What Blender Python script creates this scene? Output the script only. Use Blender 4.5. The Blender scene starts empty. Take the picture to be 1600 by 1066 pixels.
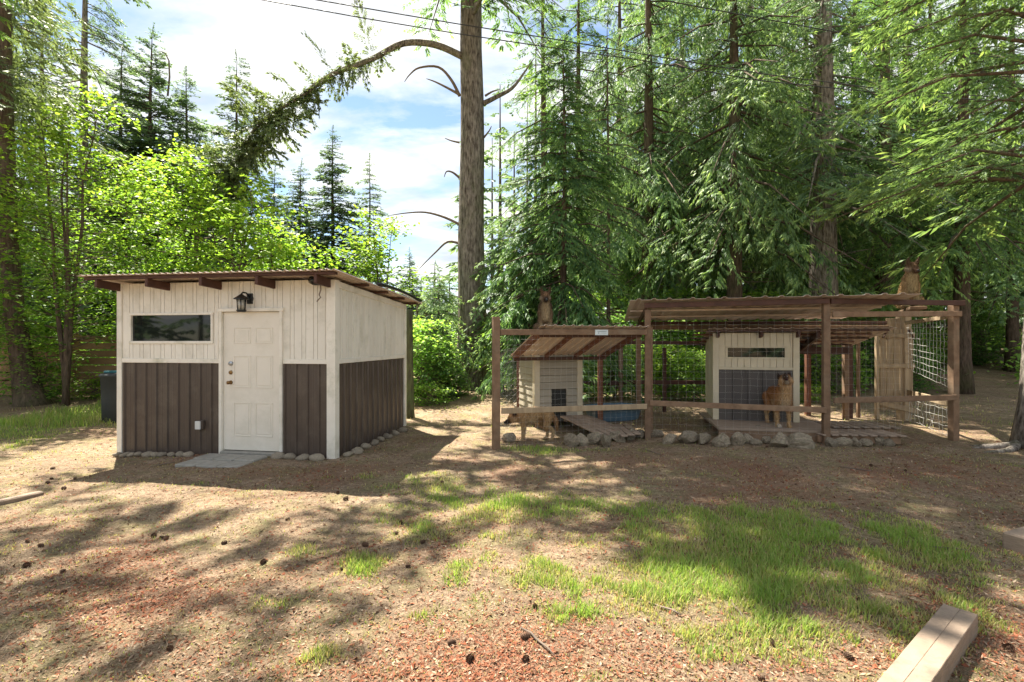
import bpy, bmesh, math, random
import numpy as np
from mathutils import Vector, Matrix, noise as mnoise

random.seed(7)
SC = bpy.context.scene
COL = SC.collection
R = math.radians
F = 780.0          # focal length in photo pixels (1600 wide)
CH = 1.65          # camera height

# ------------------------------------------------------------------ camera, sky, sun, exposure
cam = bpy.data.cameras.new('camera')
cam.sensor_width = 36.0
cam.lens = F / 1600.0 * 36.0
cam.clip_end = 3000
cam.clip_start = 0.05
camo = bpy.data.objects.new('camera', cam)
COL.objects.link(camo)
camo.location = (0, 0, CH)
camo.rotation_euler = (R(90), 0, 0)
SC.camera = camo

SUN_EL = R(59)
SUN_AZ = math.atan2(-0.6, 0.8)         # measured from +Y, negative = to the left
SUN_DIR = Vector((math.sin(SUN_AZ) * math.cos(SUN_EL), math.cos(SUN_AZ) * math.cos(SUN_EL), math.sin(SUN_EL)))

world = bpy.data.worlds.new('World')
SC.world = world
world.use_nodes = True
wn, wl = world.node_tree.nodes, world.node_tree.links
wn.clear()
w_out = wn.new('ShaderNodeOutputWorld')
w_bg = wn.new('ShaderNodeBackground'); w_bg.inputs['Strength'].default_value = 0.055
w_sky = wn.new('ShaderNodeTexSky'); w_sky.sky_type = 'NISHITA'; w_sky.sun_disc = False
w_sky.sun_elevation = SUN_EL; w_sky.sun_rotation = SUN_AZ
w_sky.air_density = 1.0; w_sky.dust_density = 0.2; w_sky.ozone_density = 1.6
w_tc = wn.new('ShaderNodeTexCoord')
w_sep = wn.new('ShaderNodeSeparateXYZ'); wl.new(w_tc.outputs['Generated'], w_sep.inputs[0])
w_add = wn.new('ShaderNodeMath'); w_add.operation = 'MAXIMUM'; w_add.inputs[1].default_value = 0.0
wl.new(w_sep.outputs['Z'], w_add.inputs[0])
w_ad2 = wn.new('ShaderNodeMath'); w_ad2.operation = 'ADD'; w_ad2.inputs[1].default_value = 0.22
wl.new(w_add.outputs[0], w_ad2.inputs[0])
w_dv = []
for ax in 'XY':
    d = wn.new('ShaderNodeMath'); d.operation = 'DIVIDE'
    wl.new(w_sep.outputs[ax], d.inputs[0]); wl.new(w_ad2.outputs[0], d.inputs[1]); w_dv.append(d)
w_cmb = wn.new('ShaderNodeCombineXYZ')
wl.new(w_dv[0].outputs[0], w_cmb.inputs['X']); wl.new(w_dv[1].outputs[0], w_cmb.inputs['Y'])
w_map = wn.new('ShaderNodeMapping'); w_map.inputs['Scale'].default_value = (1.1, 1.9, 1)
w_map.inputs['Location'].default_value = (3.3, 1.2, 0); w_map.inputs['Rotation'].default_value = (0, 0, 0.35)
wl.new(w_cmb.outputs[0], w_map.inputs[0])
w_nz = wn.new('ShaderNodeTexNoise'); w_nz.inputs['Scale'].default_value = 1.5
w_nz.inputs['Detail'].default_value = 9; w_nz.inputs['Roughness'].default_value = 0.58; w_nz.inputs['Distortion'].default_value = 0.35
wl.new(w_map.outputs[0], w_nz.inputs['Vector'])
w_rmp = wn.new('ShaderNodeValToRGB')
w_rmp.color_ramp.elements[0].position = 0.39; w_rmp.color_ramp.elements[0].color = (0.0, 0.0, 0.0, 1)
w_rmp.color_ramp.elements[1].position = 0.57; w_rmp.color_ramp.elements[1].color = (1, 1, 1, 1)
wl.new(w_nz.outputs['Fac'], w_rmp.inputs[0])
w_nz2 = wn.new('ShaderNodeTexNoise'); w_nz2.inputs['Scale'].default_value = 2.6; w_nz2.inputs['Detail'].default_value = 6
wl.new(w_map.outputs[0], w_nz2.inputs['Vector'])
w_rmp2 = wn.new('ShaderNodeValToRGB')
w_rmp2.color_ramp.elements[0].position = 0.3; w_rmp2.color_ramp.elements[0].color = (3.6, 4.05, 4.6, 1)
w_rmp2.color_ramp.elements[1].position = 0.62; w_rmp2.color_ramp.elements[1].color = (6.9, 6.75, 6.5, 1)
wl.new(w_nz2.outputs['Fac'], w_rmp2.inputs[0])
w_mix = wn.new('ShaderNodeMix'); w_mix.data_type = 'RGBA'
wl.new(w_rmp.outputs[0], w_mix.inputs['Factor'])
wl.new(w_sky.outputs[0], w_mix.inputs[6]); wl.new(w_rmp2.outputs[0], w_mix.inputs[7])
wl.new(w_mix.outputs[2], w_bg.inputs['Color']); wl.new(w_bg.outputs[0], w_out.inputs['Surface'])

sun = bpy.data.lights.new('sun', 'SUN'); sun.energy = 4.8; sun.angle = R(0.53); sun.color = (1.0, 0.94, 0.82)
suno = bpy.data.objects.new('sun', sun); COL.objects.link(suno)
suno.rotation_euler = SUN_DIR.to_track_quat('Z', 'Y').to_euler()
suno.location = (-20, 20, 40)

SC.render.engine = 'CYCLES'
SC.view_settings.view_transform = 'Standard'
SC.view_settings.look = 'None'
SC.view_settings.exposure = 1.98
SC.view_settings.gamma = 1.0
SC.view_settings.use_curve_mapping = False
SC.cycles.max_bounces = 8
SC.cycles.diffuse_bounces = 4
SC.cycles.transmission_bounces = 4
SC.cycles.sample_clamp_indirect = 6

# ------------------------------------------------------------------ small library
def rise(y):
    t = max(0.0, y - 9.0)
    return min(2.4, 0.045 * t * t / (t + 2.0))

def G(px, py):
    """ground point that the photo shows at pixel px, py"""
    y = 8.0
    for _ in range(60):
        y = 0.5 * y + 0.5 * (CH - rise(y)) * F / max(6.0, py - 533.0)
    return ((px - 800) / F * y, y)

def P(px, py, y):
    return Vector(((px - 800) / F * y, y, CH - (py - 533.0) * y / F))

def vhash(ix, iy, s):
    n = (ix * 374761393 + iy * 668265263 + s * 974634777) & 0xFFFFFFFF
    n = ((n ^ (n >> 13)) * 1274126177) & 0xFFFFFFFF
    return ((n ^ (n >> 16)) & 0xFFFF) / 65535.0

def vnoise(x, y, s=0):
    x = np.asarray(x, dtype=np.float64); y = np.asarray(y, dtype=np.float64)
    ix = np.floor(x).astype(np.int64); iy = np.floor(y).astype(np.int64)
    fx = x - ix; fy = y - iy
    fx = fx * fx * (3 - 2 * fx); fy = fy * fy * (3 - 2 * fy)
    a = vhash(ix, iy, s); b = vhash(ix + 1, iy, s); c = vhash(ix, iy + 1, s); d = vhash(ix + 1, iy + 1, s)
    return (a * (1 - fx) + b * fx) * (1 - fy) + (c * (1 - fx) + d * fx) * fy

def fbm(x, y, s=0, o=4):
    v = 0; a = 0.5; t = 0
    for k in range(o):
        v = v + a * vnoise(x * 2 ** k + 17.3 * k, y * 2 ** k - 9.1 * k, s + k); t += a; a *= 0.5
    return v / t

def gz(x, y):
    """terrain height"""
    x = np.asarray(x, dtype=np.float64); y = np.asarray(y, dtype=np.float64)
    t = np.maximum(0.0, y - 9.0)
    z = np.minimum(2.4, 0.045 * t * t / (t + 2.0))
    z = z - 0.05 * np.exp(-(((x + 6.0) / 1.6) ** 2 + ((y - 7.2) / 1.8) ** 2))
    near = 1.0 / (1.0 + (np.hypot(x, y) / 30.0) ** 2)
    z = z + (fbm(x * 0.5, y * 0.5, 3, 3) - 0.5) * 0.08 * near
    z = z + (fbm(x * 3.1, y * 3.1, 11, 3) - 0.5) * 0.035 * near
    z = z + 0.16 * np.exp(-(((x - 6.6) / 0.8) ** 2 + ((y - 9.3) / 0.5) ** 2))   # dug-up heap by the gate
    return z

def gz1(x, y): return float(gz(x, y))

def link(o, parent=None):
    COL.objects.link(o)
    if parent is not None: o.parent = parent
    return o

def tag(o, label=None, cat=None, group=None, kind=None):
    if label: o['label'] = label
    if cat: o['category'] = cat
    if group: o['group'] = group
    if kind: o['kind'] = kind
    return o

def empty(name, loc, rz=0.0, label=None, cat=None, group=None):
    o = bpy.data.objects.new(name, None)
    o.empty_display_size = 0.2
    o.location = loc; o.rotation_euler = (0, 0, rz)
    link(o)
    return tag(o, label, cat, group)

def mesh_np(name, V, faces_list, tint=None):
    """faces_list: list of int arrays (n,k)"""
    me = bpy.data.meshes.new(name)
    V = np.asarray(V, dtype=np.float32).reshape(-1, 3)
    me.vertices.add(len(V)); me.vertices.foreach_set('co', V.ravel())
    idx = np.concatenate([np.asarray(f, dtype=np.int32).ravel() for f in faces_list])
    tot = np.concatenate([np.full(len(f), np.asarray(f).shape[1], dtype=np.int32) for f in faces_list])
    st = np.concatenate([[0], np.cumsum(tot)[:-1]]).astype(np.int32)
    me.loops.add(len(idx)); me.loops.foreach_set('vertex_index', idx)
    me.polygons.add(len(tot)); me.polygons.foreach_set('loop_start', st); me.polygons.foreach_set('loop_total', tot)
    me.update(calc_edges=True)
    if tint is not None:
        a = me.attributes.new('tint', 'FLOAT', 'POINT')
        a.data.foreach_set('value', np.asarray(tint, dtype=np.float32))
    return me

class MB:
    """collects shapes into one mesh"""
    def __init__(s): s.v = []; s.f = []; s.sm = []
    def add(s, vs, fs, smooth=False):
        b = len(s.v); s.v += [tuple(v) for v in vs]; s.f += [tuple(i + b for i in f) for f in fs]; s.sm += [smooth] * len(fs); return s
    def box(s, x0, x1, y0, y1, z0, z1, c=0.004):
        return s.obox(Vector(((x0+x1)/2, (y0+y1)/2, (z0+z1)/2)), Vector((1,0,0)), Vector((0,1,0)), Vector((0,0,1)), abs(x1-x0), abs(y1-y0), abs(z1-z0), c)
    def obox(s, o, ax, ay, az, lx, ly, lz, c=0.004):
        """chamfered box: 24 vertices"""
        h = [lx/2, ly/2, lz/2]; A = [ax, ay, az]
        c = min(c, h[0]*0.45, h[1]*0.45, h[2]*0.45)
        vs = []; ix = {}
        for sx in (-1, 1):
            for sy in (-1, 1):
                for sz in (-1, 1):
                    for k in range(3):
                        d = [sx*(h[0]-c), sy*(h[1]-c), sz*(h[2]-c)]; d[k] = (sx, sy, sz)[k]*h[k]
                        ix[(sx, sy, sz, k)] = len(vs); vs.append(o + A[0]*d[0] + A[1]*d[1] + A[2]*d[2])
        fs = []
        for k in range(3):
            a, b = [(1, 2), (2, 0), (0, 1)][k]
            for sg in (-1, 1):
                q = []
                for (p, r) in ((-1, -1), (1, -1), (1, 1), (-1, 1)):
                    t = [0, 0, 0]; t[k] = sg; t[a] = p; t[b] = r; q.append(ix[(*t, k)])
                fs.append(q if sg > 0 else q[::-1])
        for k in range(3):      # chamfer strips along axis k
            a, b = [(1, 2), (2, 0), (0, 1)][k]
            for p in (-1, 1):
                for r in (-1, 1):
                    t0 = [0, 0, 0]; t1 = [0, 0, 0]
                    t0[k] = -1; t1[k] = 1
                    for t in (t0, t1): t[a] = p; t[b] = r
                    q = [ix[(*t0, a)], ix[(*t1, a)], ix[(*t1, b)], ix[(*t0, b)]]
                    fs.append(q if p*r < 0 else q[::-1])
        for sx in (-1, 1):
            for sy in (-1, 1):
                for sz in (-1, 1):
                    q = [ix[(sx, sy, sz, k)] for k in range(3)]
                    fs.append(q if sx*sy*sz > 0 else q[::-1])
        return s.add(vs, fs)
    def beam(s, p, q, w, h, up=(0, 0, 1), c=0.004, ext=0.0):
        """timber from p to q: w across, h along up"""
        p = Vector(p); q = Vector(q); d = (q - p); L = d.length; d.normalize()
        up = Vector(up); side = d.cross(up)
        if side.length < 1e-4: up = Vector((0, 1, 0)); side = d.cross(up)
        side.normalize(); u2 = side.cross(d).normalized()
        return s.obox((p + q) / 2, d, -side, u2, L + ext, w, h, c)
    def tube(s, pts, rad, n=6, cap=True, smooth=True):
        pts = [Vector(p) for p in pts]; k = len(pts)
        if not hasattr(rad, '__len__'): rad = [rad] * k
        rings = []; ref = None
        for i, p in enumerate(pts):
            d = (pts[min(i+1, k-1)] - pts[max(i-1, 0)])
            if d.length < 1e-9: d = Vector((0, 0, 1))
            d.normalize()
            if ref is None: ref = Vector((0, 0, 1)) if abs(d.z) < 0.9 else Vector((1, 0, 0))
            a = d.cross(ref)
            if a.length < 1e-4: a = d.cross(Vector((0, 1, 0)))
            a.normalize(); b = d.cross(a).normalized(); ref = a.cross(d)
            rings.append([p + (a*math.cos(2*math.pi*j/n) + b*math.sin(2*math.pi*j/n)) * rad[i] for j in range(n)])
        vs = [v for r in rings for v in r]; fs = []
        for i in range(k-1):
            for j in range(n):
                fs.append((i*n+j, i*n+(j+1) % n, (i+1)*n+(j+1) % n, (i+1)*n+j))
        if cap:
            fs.append(tuple(range(n))[::-1]); fs.append(tuple((k-1)*n + j for j in range(n)))
        return s.add(vs, [f[::-1] for f in fs], smooth)
    def lathe(s, prof, o=(0, 0, 0), n=16, smooth=True):
        o = Vector(o); vs = []; fs = []
        for (r, z) in prof:
            for j in range(n): vs.append(o + Vector((r*math.cos(2*math.pi*j/n), r*math.sin(2*math.pi*j/n), z)))
        for i in range(len(prof)-1):
            for j in range(n): fs.append((i*n+j, i*n+(j+1) % n, (i+1)*n+(j+1) % n, (i+1)*n+j))
        fs.append(tuple(range(n))[::-1]); fs.append(tuple((len(prof)-1)*n+j for j in range(n)))
        return s.add(vs, fs, smooth)
    def mesh(s, name):
        me = bpy.data.meshes.new(name); me.from_pydata(s.v, [], s.f)
        me.polygons.foreach_set('use_smooth', s.sm); me.update(); return me
    def build(s, name, mat, parent=None):
        o = bpy.data.objects.new(name, s.mesh(name)); o.data.materials.append(mat)
        return link(o, parent)

def box_part(name, dims, mat, parent, c=0.004): return MB().box(*dims, c).build(name, mat, parent)
def beam_part(name, p, q, w, h, mat, parent, up=(0, 0, 1), c=0.005): return MB().beam(p, q, w, h, up, c).build(name, mat, parent)

ORD = ['', 'first', 'second', 'third', 'fourth', 'fifth', 'sixth', 'seventh', 'eighth', 'ninth', 'tenth', 'eleventh', 'twelfth', 'thirteenth',
       'fourteenth', 'fifteenth', 'sixteenth', 'seventeenth', 'eighteenth', 'nineteenth', 'twentieth', 'twenty-first', 'twenty-second', 'twenty-third',
       'twenty-fourth', 'twenty-fifth', 'twenty-sixth', 'twenty-seventh', 'twenty-eighth', 'twenty-ninth', 'thirtieth', 'thirty-first', 'thirty-second',
       'thirty-third', 'thirty-fourth', 'thirty-fifth', 'thirty-sixth', 'thirty-seventh', 'thirty-eighth', 'thirty-ninth', 'fortieth', 'forty-first',
       'forty-second', 'forty-third', 'forty-fourth', 'forty-fifth', 'forty-sixth', 'forty-seventh', 'forty-eighth', 'forty-ninth', 'fiftieth']

# ------------------------------------------------------------------ materials
def mat(name, c1, c2=None, rough=0.75, scale=6.0, stretch=(1, 1, 1), bump=0.0, spec=0.3, rnd=0.12, metal=0.0, fine=0.0, stain=None, stain_amt=0.0, stain_scale=1.3):
    """two-tone noise material with object-wise variation"""
    m = bpy.data.materials.new(name); m.use_nodes = True
    n, l = m.node_tree.nodes, m.node_tree.links
    bs = n['Principled BSDF']
    bs.inputs['Roughness'].default_value = rough; bs.inputs['Metallic'].default_value = metal
    bs.inputs['Specular IOR Level'].default_value = spec
    if c2 is None: c2 = tuple(0.7 * x for x in c1)
    tc = n.new('ShaderNodeTexCoord'); mp = n.new('ShaderNodeMapping'); mp.inputs['Scale'].default_value = stretch
    oi = n.new('ShaderNodeObjectInfo')
    off = n.new('ShaderNodeVectorMath'); off.operation = 'ADD'
    cb = n.new('ShaderNodeCombineXYZ')
    mu = n.new('ShaderNodeMath'); mu.operation = 'MULTIPLY'; mu.inputs[1].default_value = 37.0
    l.new(oi.outputs['Random'], mu.inputs[0]); l.new(mu.outputs[0], cb.inputs[0]); l.new(mu.outputs[0], cb.inputs[2])
    l.new(tc.outputs['Object'], off.inputs[0]); l.new(cb.outputs[0], off.inputs[1]); l.new(off.outputs[0], mp.inputs[0])
    nz = n.new('ShaderNodeTexNoise'); nz.inputs['Scale'].default_value = scale; nz.inputs['Detail'].default_value = 7; nz.inputs['Roughness'].default_value = 0.62
    l.new(mp.outputs[0], nz.inputs['Vector'])
    rp = n.new('ShaderNodeValToRGB'); rp.color_ramp.elements[0].position = 0.33; rp.color_ramp.elements[1].position = 0.68
    rp.color_ramp.elements[0].color = (*c2, 1); rp.color_ramp.elements[1].color = (*c1, 1)
    l.new(nz.outputs['Fac'], rp.inputs[0])
    cur = rp.outputs[0]
    if stain is not None:
        n2 = n.new('ShaderNodeTexNoise'); n2.inputs['Scale'].default_value = stain_scale; n2.inputs['Detail'].default_value = 8; n2.inputs['Roughness'].default_value = 0.7
        l.new(off.outputs[0], n2.inputs['Vector'])
        r2 = n.new('ShaderNodeValToRGB'); r2.color_ramp.elements[0].position = 0.5; r2.color_ramp.elements[1].position = 0.72
        r2.color_ramp.elements[1].color = (stain_amt,) * 3 + (1,)
        l.new(n2.outputs['Fac'], r2.inputs[0])
        mx = n.new('ShaderNodeMix'); mx.data_type = 'RGBA'; mx.inputs[7].default_value = (*stain, 1)
        l.new(r2.outputs[0], mx.inputs['Factor']); l.new(cur, mx.inputs[6]); cur = mx.outputs[2]
    if rnd > 0:
        hs = n.new('ShaderNodeHueSaturation')
        mr = n.new('ShaderNodeMapRange'); mr.inputs['To Min'].default_value = 1 - rnd; mr.inputs['To Max'].default_value = 1 + rnd
        l.new(oi.outputs['Random'], mr.inputs['Value']); l.new(mr.outputs[0], hs.inputs['Value']); l.new(cur, hs.inputs['Color']); cur = hs.outputs[0]
    l.new(cur, bs.inputs['Base Color'])
    if bump > 0:
        bp = n.new('ShaderNodeBump'); bp.inputs['Strength'].default_value = bump; bp.inputs['Distance'].default_value = 0.02
        l.new(nz.outputs['Fac'], bp.inputs['Height']); l.new(bp.outputs[0], bs.inputs['Normal'])
    return m

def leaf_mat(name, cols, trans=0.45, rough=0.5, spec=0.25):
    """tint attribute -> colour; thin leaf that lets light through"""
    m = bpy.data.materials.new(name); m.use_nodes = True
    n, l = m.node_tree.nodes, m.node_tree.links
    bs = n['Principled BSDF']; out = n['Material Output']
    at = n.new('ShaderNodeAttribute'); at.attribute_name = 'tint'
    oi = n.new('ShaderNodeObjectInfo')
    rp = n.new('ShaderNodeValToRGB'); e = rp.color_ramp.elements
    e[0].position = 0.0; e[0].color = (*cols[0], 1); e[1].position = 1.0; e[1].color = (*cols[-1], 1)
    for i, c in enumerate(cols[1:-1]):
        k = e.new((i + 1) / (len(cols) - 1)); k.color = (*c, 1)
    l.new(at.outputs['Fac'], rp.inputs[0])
    hs = n.new('ShaderNodeHueSaturation'); mr = n.new('ShaderNodeMapRange'); mr.inputs['To Min'].default_value = 0.82; mr.inputs['To Max'].default_value = 1.18
    l.new(oi.outputs['Random'], mr.inputs['Value']); l.new(mr.outputs[0], hs.inputs['Value']); l.new(rp.outputs[0], hs.inputs['Color'])
    l.new(hs.outputs[0], bs.inputs['Base Color']); bs.inputs['Roughness'].default_value = rough; bs.inputs['Specular IOR Level'].default_value = spec
    tr = n.new('ShaderNodeBsdfTranslucent')
    gm = n.new('ShaderNodeMix'); gm.data_type = 'RGBA'; gm.blend_type = 'MULTIPLY'; gm.inputs['Factor'].default_value = 1.0
    gm.inputs[7].default_value = (1.3, 1.34, 0.78, 1)
    l.new(hs.outputs[0], gm.inputs[6]); l.new(gm.outputs[2], tr.inputs['Color'])
    mx = n.new('ShaderNodeMixShader'); mx.inputs[0].default_value = trans
    l.new(bs.outputs[0], mx.inputs[1]); l.new(tr.outputs[0], mx.inputs[2]); l.new(mx.outputs[0], out.inputs['Surface'])
    return m

def bark_mat(name, c1, c2, moss=None, moss_amt=0.5, scale=5.0):
    return mat(name, c1, c2, rough=0.95, scale=scale, stretch=(3.4, 3.4, 0.8), bump=1.6, spec=0.1, rnd=0.1, stain=moss, stain_amt=moss_amt)

M = {}
M['siding'] = mat('white_siding', (0.80, 0.755, 0.67), (0.74, 0.69, 0.60), 0.55, 3.0, (1, 1, 0.25), rnd=0.035, stain=(0.38, 0.35, 0.26), stain_amt=0.5, stain_scale=2.4)
M['trim'] = mat('white_trim', (0.82, 0.775, 0.69), (0.75, 0.70, 0.61), 0.5, 4.0, rnd=0.04, stain=(0.3, 0.3, 0.18), stain_amt=0.55, stain_scale=2.2)
M['core'] = mat('dark_sheathing', (0.10, 0.085, 0.07), None, 0.9)
M['bmetal'] = mat('brown_metal', (0.088, 0.064, 0.050), (0.070, 0.051, 0.041), 0.40, 2.0, (1, 1, 0.3), spec=0.45, rnd=0.05, stain=(0.17, 0.135, 0.105), stain_amt=0.6, stain_scale=1.7)
M['rafter'] = mat('dark_brown_stain', (0.10, 0.045, 0.030), (0.060, 0.028, 0.020), 0.6, 5.0, (1, 1, 1), bump=0.15, rnd=0.12)
M['door'] = mat('door_paint', (0.79, 0.735, 0.645), (0.74, 0.685, 0.595), 0.45, 2.0, rnd=0.0, stain=(0.4, 0.38, 0.27), stain_amt=0.35)
M['roof'] = mat('roof_steel', (0.66, 0.545, 0.46), (0.56, 0.45, 0.375), 0.45, 2.5, spec=0.5, rnd=0.05, stain=(0.26, 0.17, 0.12), stain_amt=0.6, stain_scale=1.8)
M['glass'] = mat('dark_glass', (0.012, 0.015, 0.013), (0.01, 0.012, 0.011), 0.03, 1.0, spec=0.45, rnd=0.0)
M['black'] = mat('black_metal', (0.012, 0.011, 0.010), None, 0.4, 8.0, spec=0.5)
M['lampglass'] = mat('clear_lamp_glass', (0.45, 0.43, 0.36), (0.35, 0.33, 0.27), 0.15, 5.0, spec=0.6)
M['brass'] = mat('worn_brass', (0.42, 0.26, 0.10), (0.22, 0.12, 0.05), 0.35, 9.0, metal=0.85)
M['chrome'] = mat('keypad_steel', (0.5, 0.52, 0.55), (0.3, 0.32, 0.35), 0.3, 9.0, metal=0.8)
M['plastic'] = mat('white_plastic', (0.75, 0.74, 0.71), (0.68, 0.67, 0.64), 0.4)
M['kwood'] = mat('kennel_timber', (0.255, 0.16, 0.098), (0.155, 0.095, 0.058), 0.8, 7.0, (1, 1, 1), bump=0.3, rnd=0.14, stain=(0.28, 0.22, 0.15), stain_amt=0.6, stain_scale=2.4)
M['redwood'] = mat('red_brown_rafter', (0.20, 0.085, 0.05), (0.13, 0.055, 0.033), 0.75, 8.0, bump=0.25, rnd=0.15)
M['gatewood'] = mat('weathered_cedar', (0.40, 0.30, 0.19), (0.26, 0.19, 0.12), 0.85, 7.0, (2, 2, 0.35), bump=0.3, rnd=0.14)
M['plank'] = mat('grey_plank', (0.37, 0.28, 0.21), (0.24, 0.175, 0.13), 0.85, 7.0, bump=0.3, rnd=0.16)
M['ply'] = mat('worn_plywood', (0.36, 0.27, 0.20), (0.28, 0.21, 0.155), 0.85, 4.0, bump=0.15, rnd=0.05)
M['lap'] = mat('beige_lap_siding', (0.42, 0.37, 0.285), (0.36, 0.315, 0.24), 0.6, 3.0, (0.4, 1, 1), rnd=0.05)
M['cream'] = mat('cream_trim', (0.66, 0.58, 0.42), (0.58, 0.50, 0.36), 0.6, 5.0, rnd=0.04, stain=(0.4, 0.33, 0.2), stain_amt=0.4)
M['wire'] = mat('galvanised_wire', (0.62, 0.60, 0.55), (0.48, 0.46, 0.42), 0.5, 30.0, metal=0.0, rnd=0.0)
M['pool'] = mat('blue_pool_plastic', (0.13, 0.22, 0.30), (0.09, 0.16, 0.22), 0.35, 4.0, spec=0.5)
M['rock'] = mat('grey_rock', (0.33, 0.265, 0.19), (0.14, 0.112, 0.08), 0.92, 5.0, bump=0.9, rnd=0.22, stain=(0.16, 0.17, 0.10), stain_amt=0.6, stain_scale=3.0)
M['cobble'] = mat('river_stone', (0.30, 0.25, 0.185), (0.17, 0.142, 0.105), 0.8, 9.0, bump=0.3, rnd=0.2)
M['slab'] = mat('concrete_slab', (0.32, 0.30, 0.26), (0.24, 0.225, 0.195), 0.9, 12.0, bump=0.3, rnd=0.08)
M['timber'] = mat('tan_landscape_timber', (0.30, 0.225, 0.165), (0.235, 0.172, 0.125), 0.85, 9.0, (0.6, 0.6, 3), bump=0.6, rnd=0.05, stain=(0.13, 0.10, 0.075), stain_amt=0.8, stain_scale=5.0)
M['fence'] = mat('fence_board', (0.34, 0.215, 0.12), (0.22, 0.135, 0.075), 0.85, 6.0, (0.3, 1, 1), bump=0.25, rnd=0.18)
M['bin'] = mat('charcoal_bin', (0.045, 0.048, 0.046), (0.028, 0.03, 0.029), 0.6, 3.0, stain=(0.12, 0.125, 0.11), stain_amt=0.5)
M['teal'] = mat('teal_plastic', (0.03, 0.12, 0.14), (0.02, 0.08, 0.10), 0.4)
M['cone'] = mat('cone_scale', (0.15, 0.085, 0.052), (0.07, 0.040, 0.027), 0.9, 20.0, rnd=0.2)
M['bark_fir'] = bark_mat('fir_bark', (0.34, 0.295, 0.25), (0.05, 0.038, 0.030), (0.16, 0.19, 0.08), 0.35)
M['bark_dark'] = bark_mat('dark_bark', (0.16, 0.115, 0.085), (0.055, 0.040, 0.030), (0.10, 0.13, 0.05), 0.5)
M['bark_pale'] = bark_mat('pale_bark', (0.34, 0.32, 0.28), (0.19, 0.175, 0.15), (0.2, 0.22, 0.14), 0.3)
M['bark_moss'] = bark_mat('mossy_bark', (0.11, 0.12, 0.055), (0.05, 0.045, 0.03), (0.07, 0.13, 0.04), 0.8)
M['twig'] = mat('dead_twig', (0.22, 0.17, 0.13), (0.12, 0.09, 0.07), 0.95, 12.0, bump=0.3)
M['dug'] = mat('bare_soil', (0.36, 0.27, 0.2))
M['cable'] = mat('cable', (0.035, 0.033, 0.032), None, 0.6)
M['sign'] = mat('sign_white', (0.62, 0.68, 0.68), (0.55, 0.61, 0.62), 0.5)
M['print'] = mat('sign_print', (0.30, 0.37, 0.40), None, 0.6, rnd=0.0)
# foliage: dark old needles -> fresh bright tips
M['fir'] = leaf_mat('fir_needles', [(0.058, 0.113, 0.046), (0.122, 0.218, 0.07), (0.205, 0.326, 0.09), (0.41, 0.538, 0.128)], 0.42)
M['firlight'] = leaf_mat('bright_fir_needles', [(0.067, 0.123, 0.056), (0.14, 0.23, 0.092), (0.235, 0.347, 0.123), (0.426, 0.526, 0.179)], 0.42)
M['hemlock'] = leaf_mat('hemlock_needles', [(0.079, 0.143, 0.079), (0.16, 0.262, 0.125), (0.262, 0.384, 0.16), (0.474, 0.6, 0.211)], 0.42)
M['cedar'] = leaf_mat('cedar_sprays', [(0.059, 0.128, 0.056), (0.122, 0.237, 0.084), (0.211, 0.352, 0.113), (0.384, 0.538, 0.154)], 0.42)
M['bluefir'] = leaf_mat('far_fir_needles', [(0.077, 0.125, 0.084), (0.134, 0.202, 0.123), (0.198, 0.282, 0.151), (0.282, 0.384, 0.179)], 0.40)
M['olivefir'] = leaf_mat('olive_fir_needles', [(0.079, 0.108, 0.054), (0.147, 0.192, 0.084), (0.224, 0.275, 0.113), (0.333, 0.397, 0.147)], 0.38)
M['maple'] = leaf_mat('maple_leaves', [(0.07, 0.145, 0.026), (0.15, 0.27, 0.038), (0.25, 0.38, 0.050), (0.40, 0.50, 0.075)], 0.5)
M['shrub'] = leaf_mat('shrub_leaves', [(0.09, 0.186, 0.046), (0.179, 0.333, 0.067), (0.294, 0.461, 0.087), (0.461, 0.6, 0.128)], 0.5)
M['deepshrub'] = leaf_mat('deep_shrub_leaves', [(0.058, 0.128, 0.046), (0.115, 0.224, 0.069), (0.192, 0.333, 0.084), (0.294, 0.435, 0.109)], 0.44)
M['grass'] = leaf_mat('grass_blades', [(0.44, 0.36, 0.19), (0.31, 0.34, 0.10), (0.20, 0.31, 0.065), (0.29, 0.41, 0.085)], 0.42)
M['litter'] = leaf_mat('needle_litter', [(0.10, 0.055, 0.035), (0.31, 0.105, 0.055), (0.36, 0.20, 0.125), (0.48, 0.37, 0.26)], 0.08, 0.9, 0.1)
# ------------------------------------------------------------------ ground
GRASS = [(1150, 880, 380, 110, 1.0), (1250, 830, 300, 60, 1.0), (1000, 810, 250, 48, 0.8), (800, 788, 190, 36, 0.92), (670, 768, 90, 18, 0.85),
         (572, 878, 50, 26, 1.1), (465, 860, 46, 20, 0.75), (892, 920, 26, 30, 1.1), (1400, 860, 140, 60, 0.95), (1100, 990, 64, 42, 0.6),
         (1330, 945, 150, 50, 0.8), (845, 703, 70, 7, 1.2), (1000, 702, 130, 6, 0.8), (430, 945, 45, 20, 0.55), (370, 1020, 34, 22, 0.45),
         (500, 1000, 60, 60, 0.4), (300, 990, 44, 30, 0.35), (680, 962, 32, 22, 0.5), (70, 662, 120, 34, 1.3), (20, 690, 70, 18, 0.9), (150, 640, 60, 20, 1.2),
         (560, 742, 80, 12, 0.5), (330, 752, 70, 9, 0.3), (1520, 880, 70, 50, 0.4), (1040, 960, 90, 30, 0.5), (720, 825, 130, 35, 0.62), (650, 742, 60, 10, 0.7)]
GB = []
for (px, py, rx, ry, a) in GRASS:
    x, y = G(px, py); _, ya = G(px, py - ry); _, yb = G(px, py + ry)
    GB.append((x, y, rx * y / F, (ya - yb) / 2, a))
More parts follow.
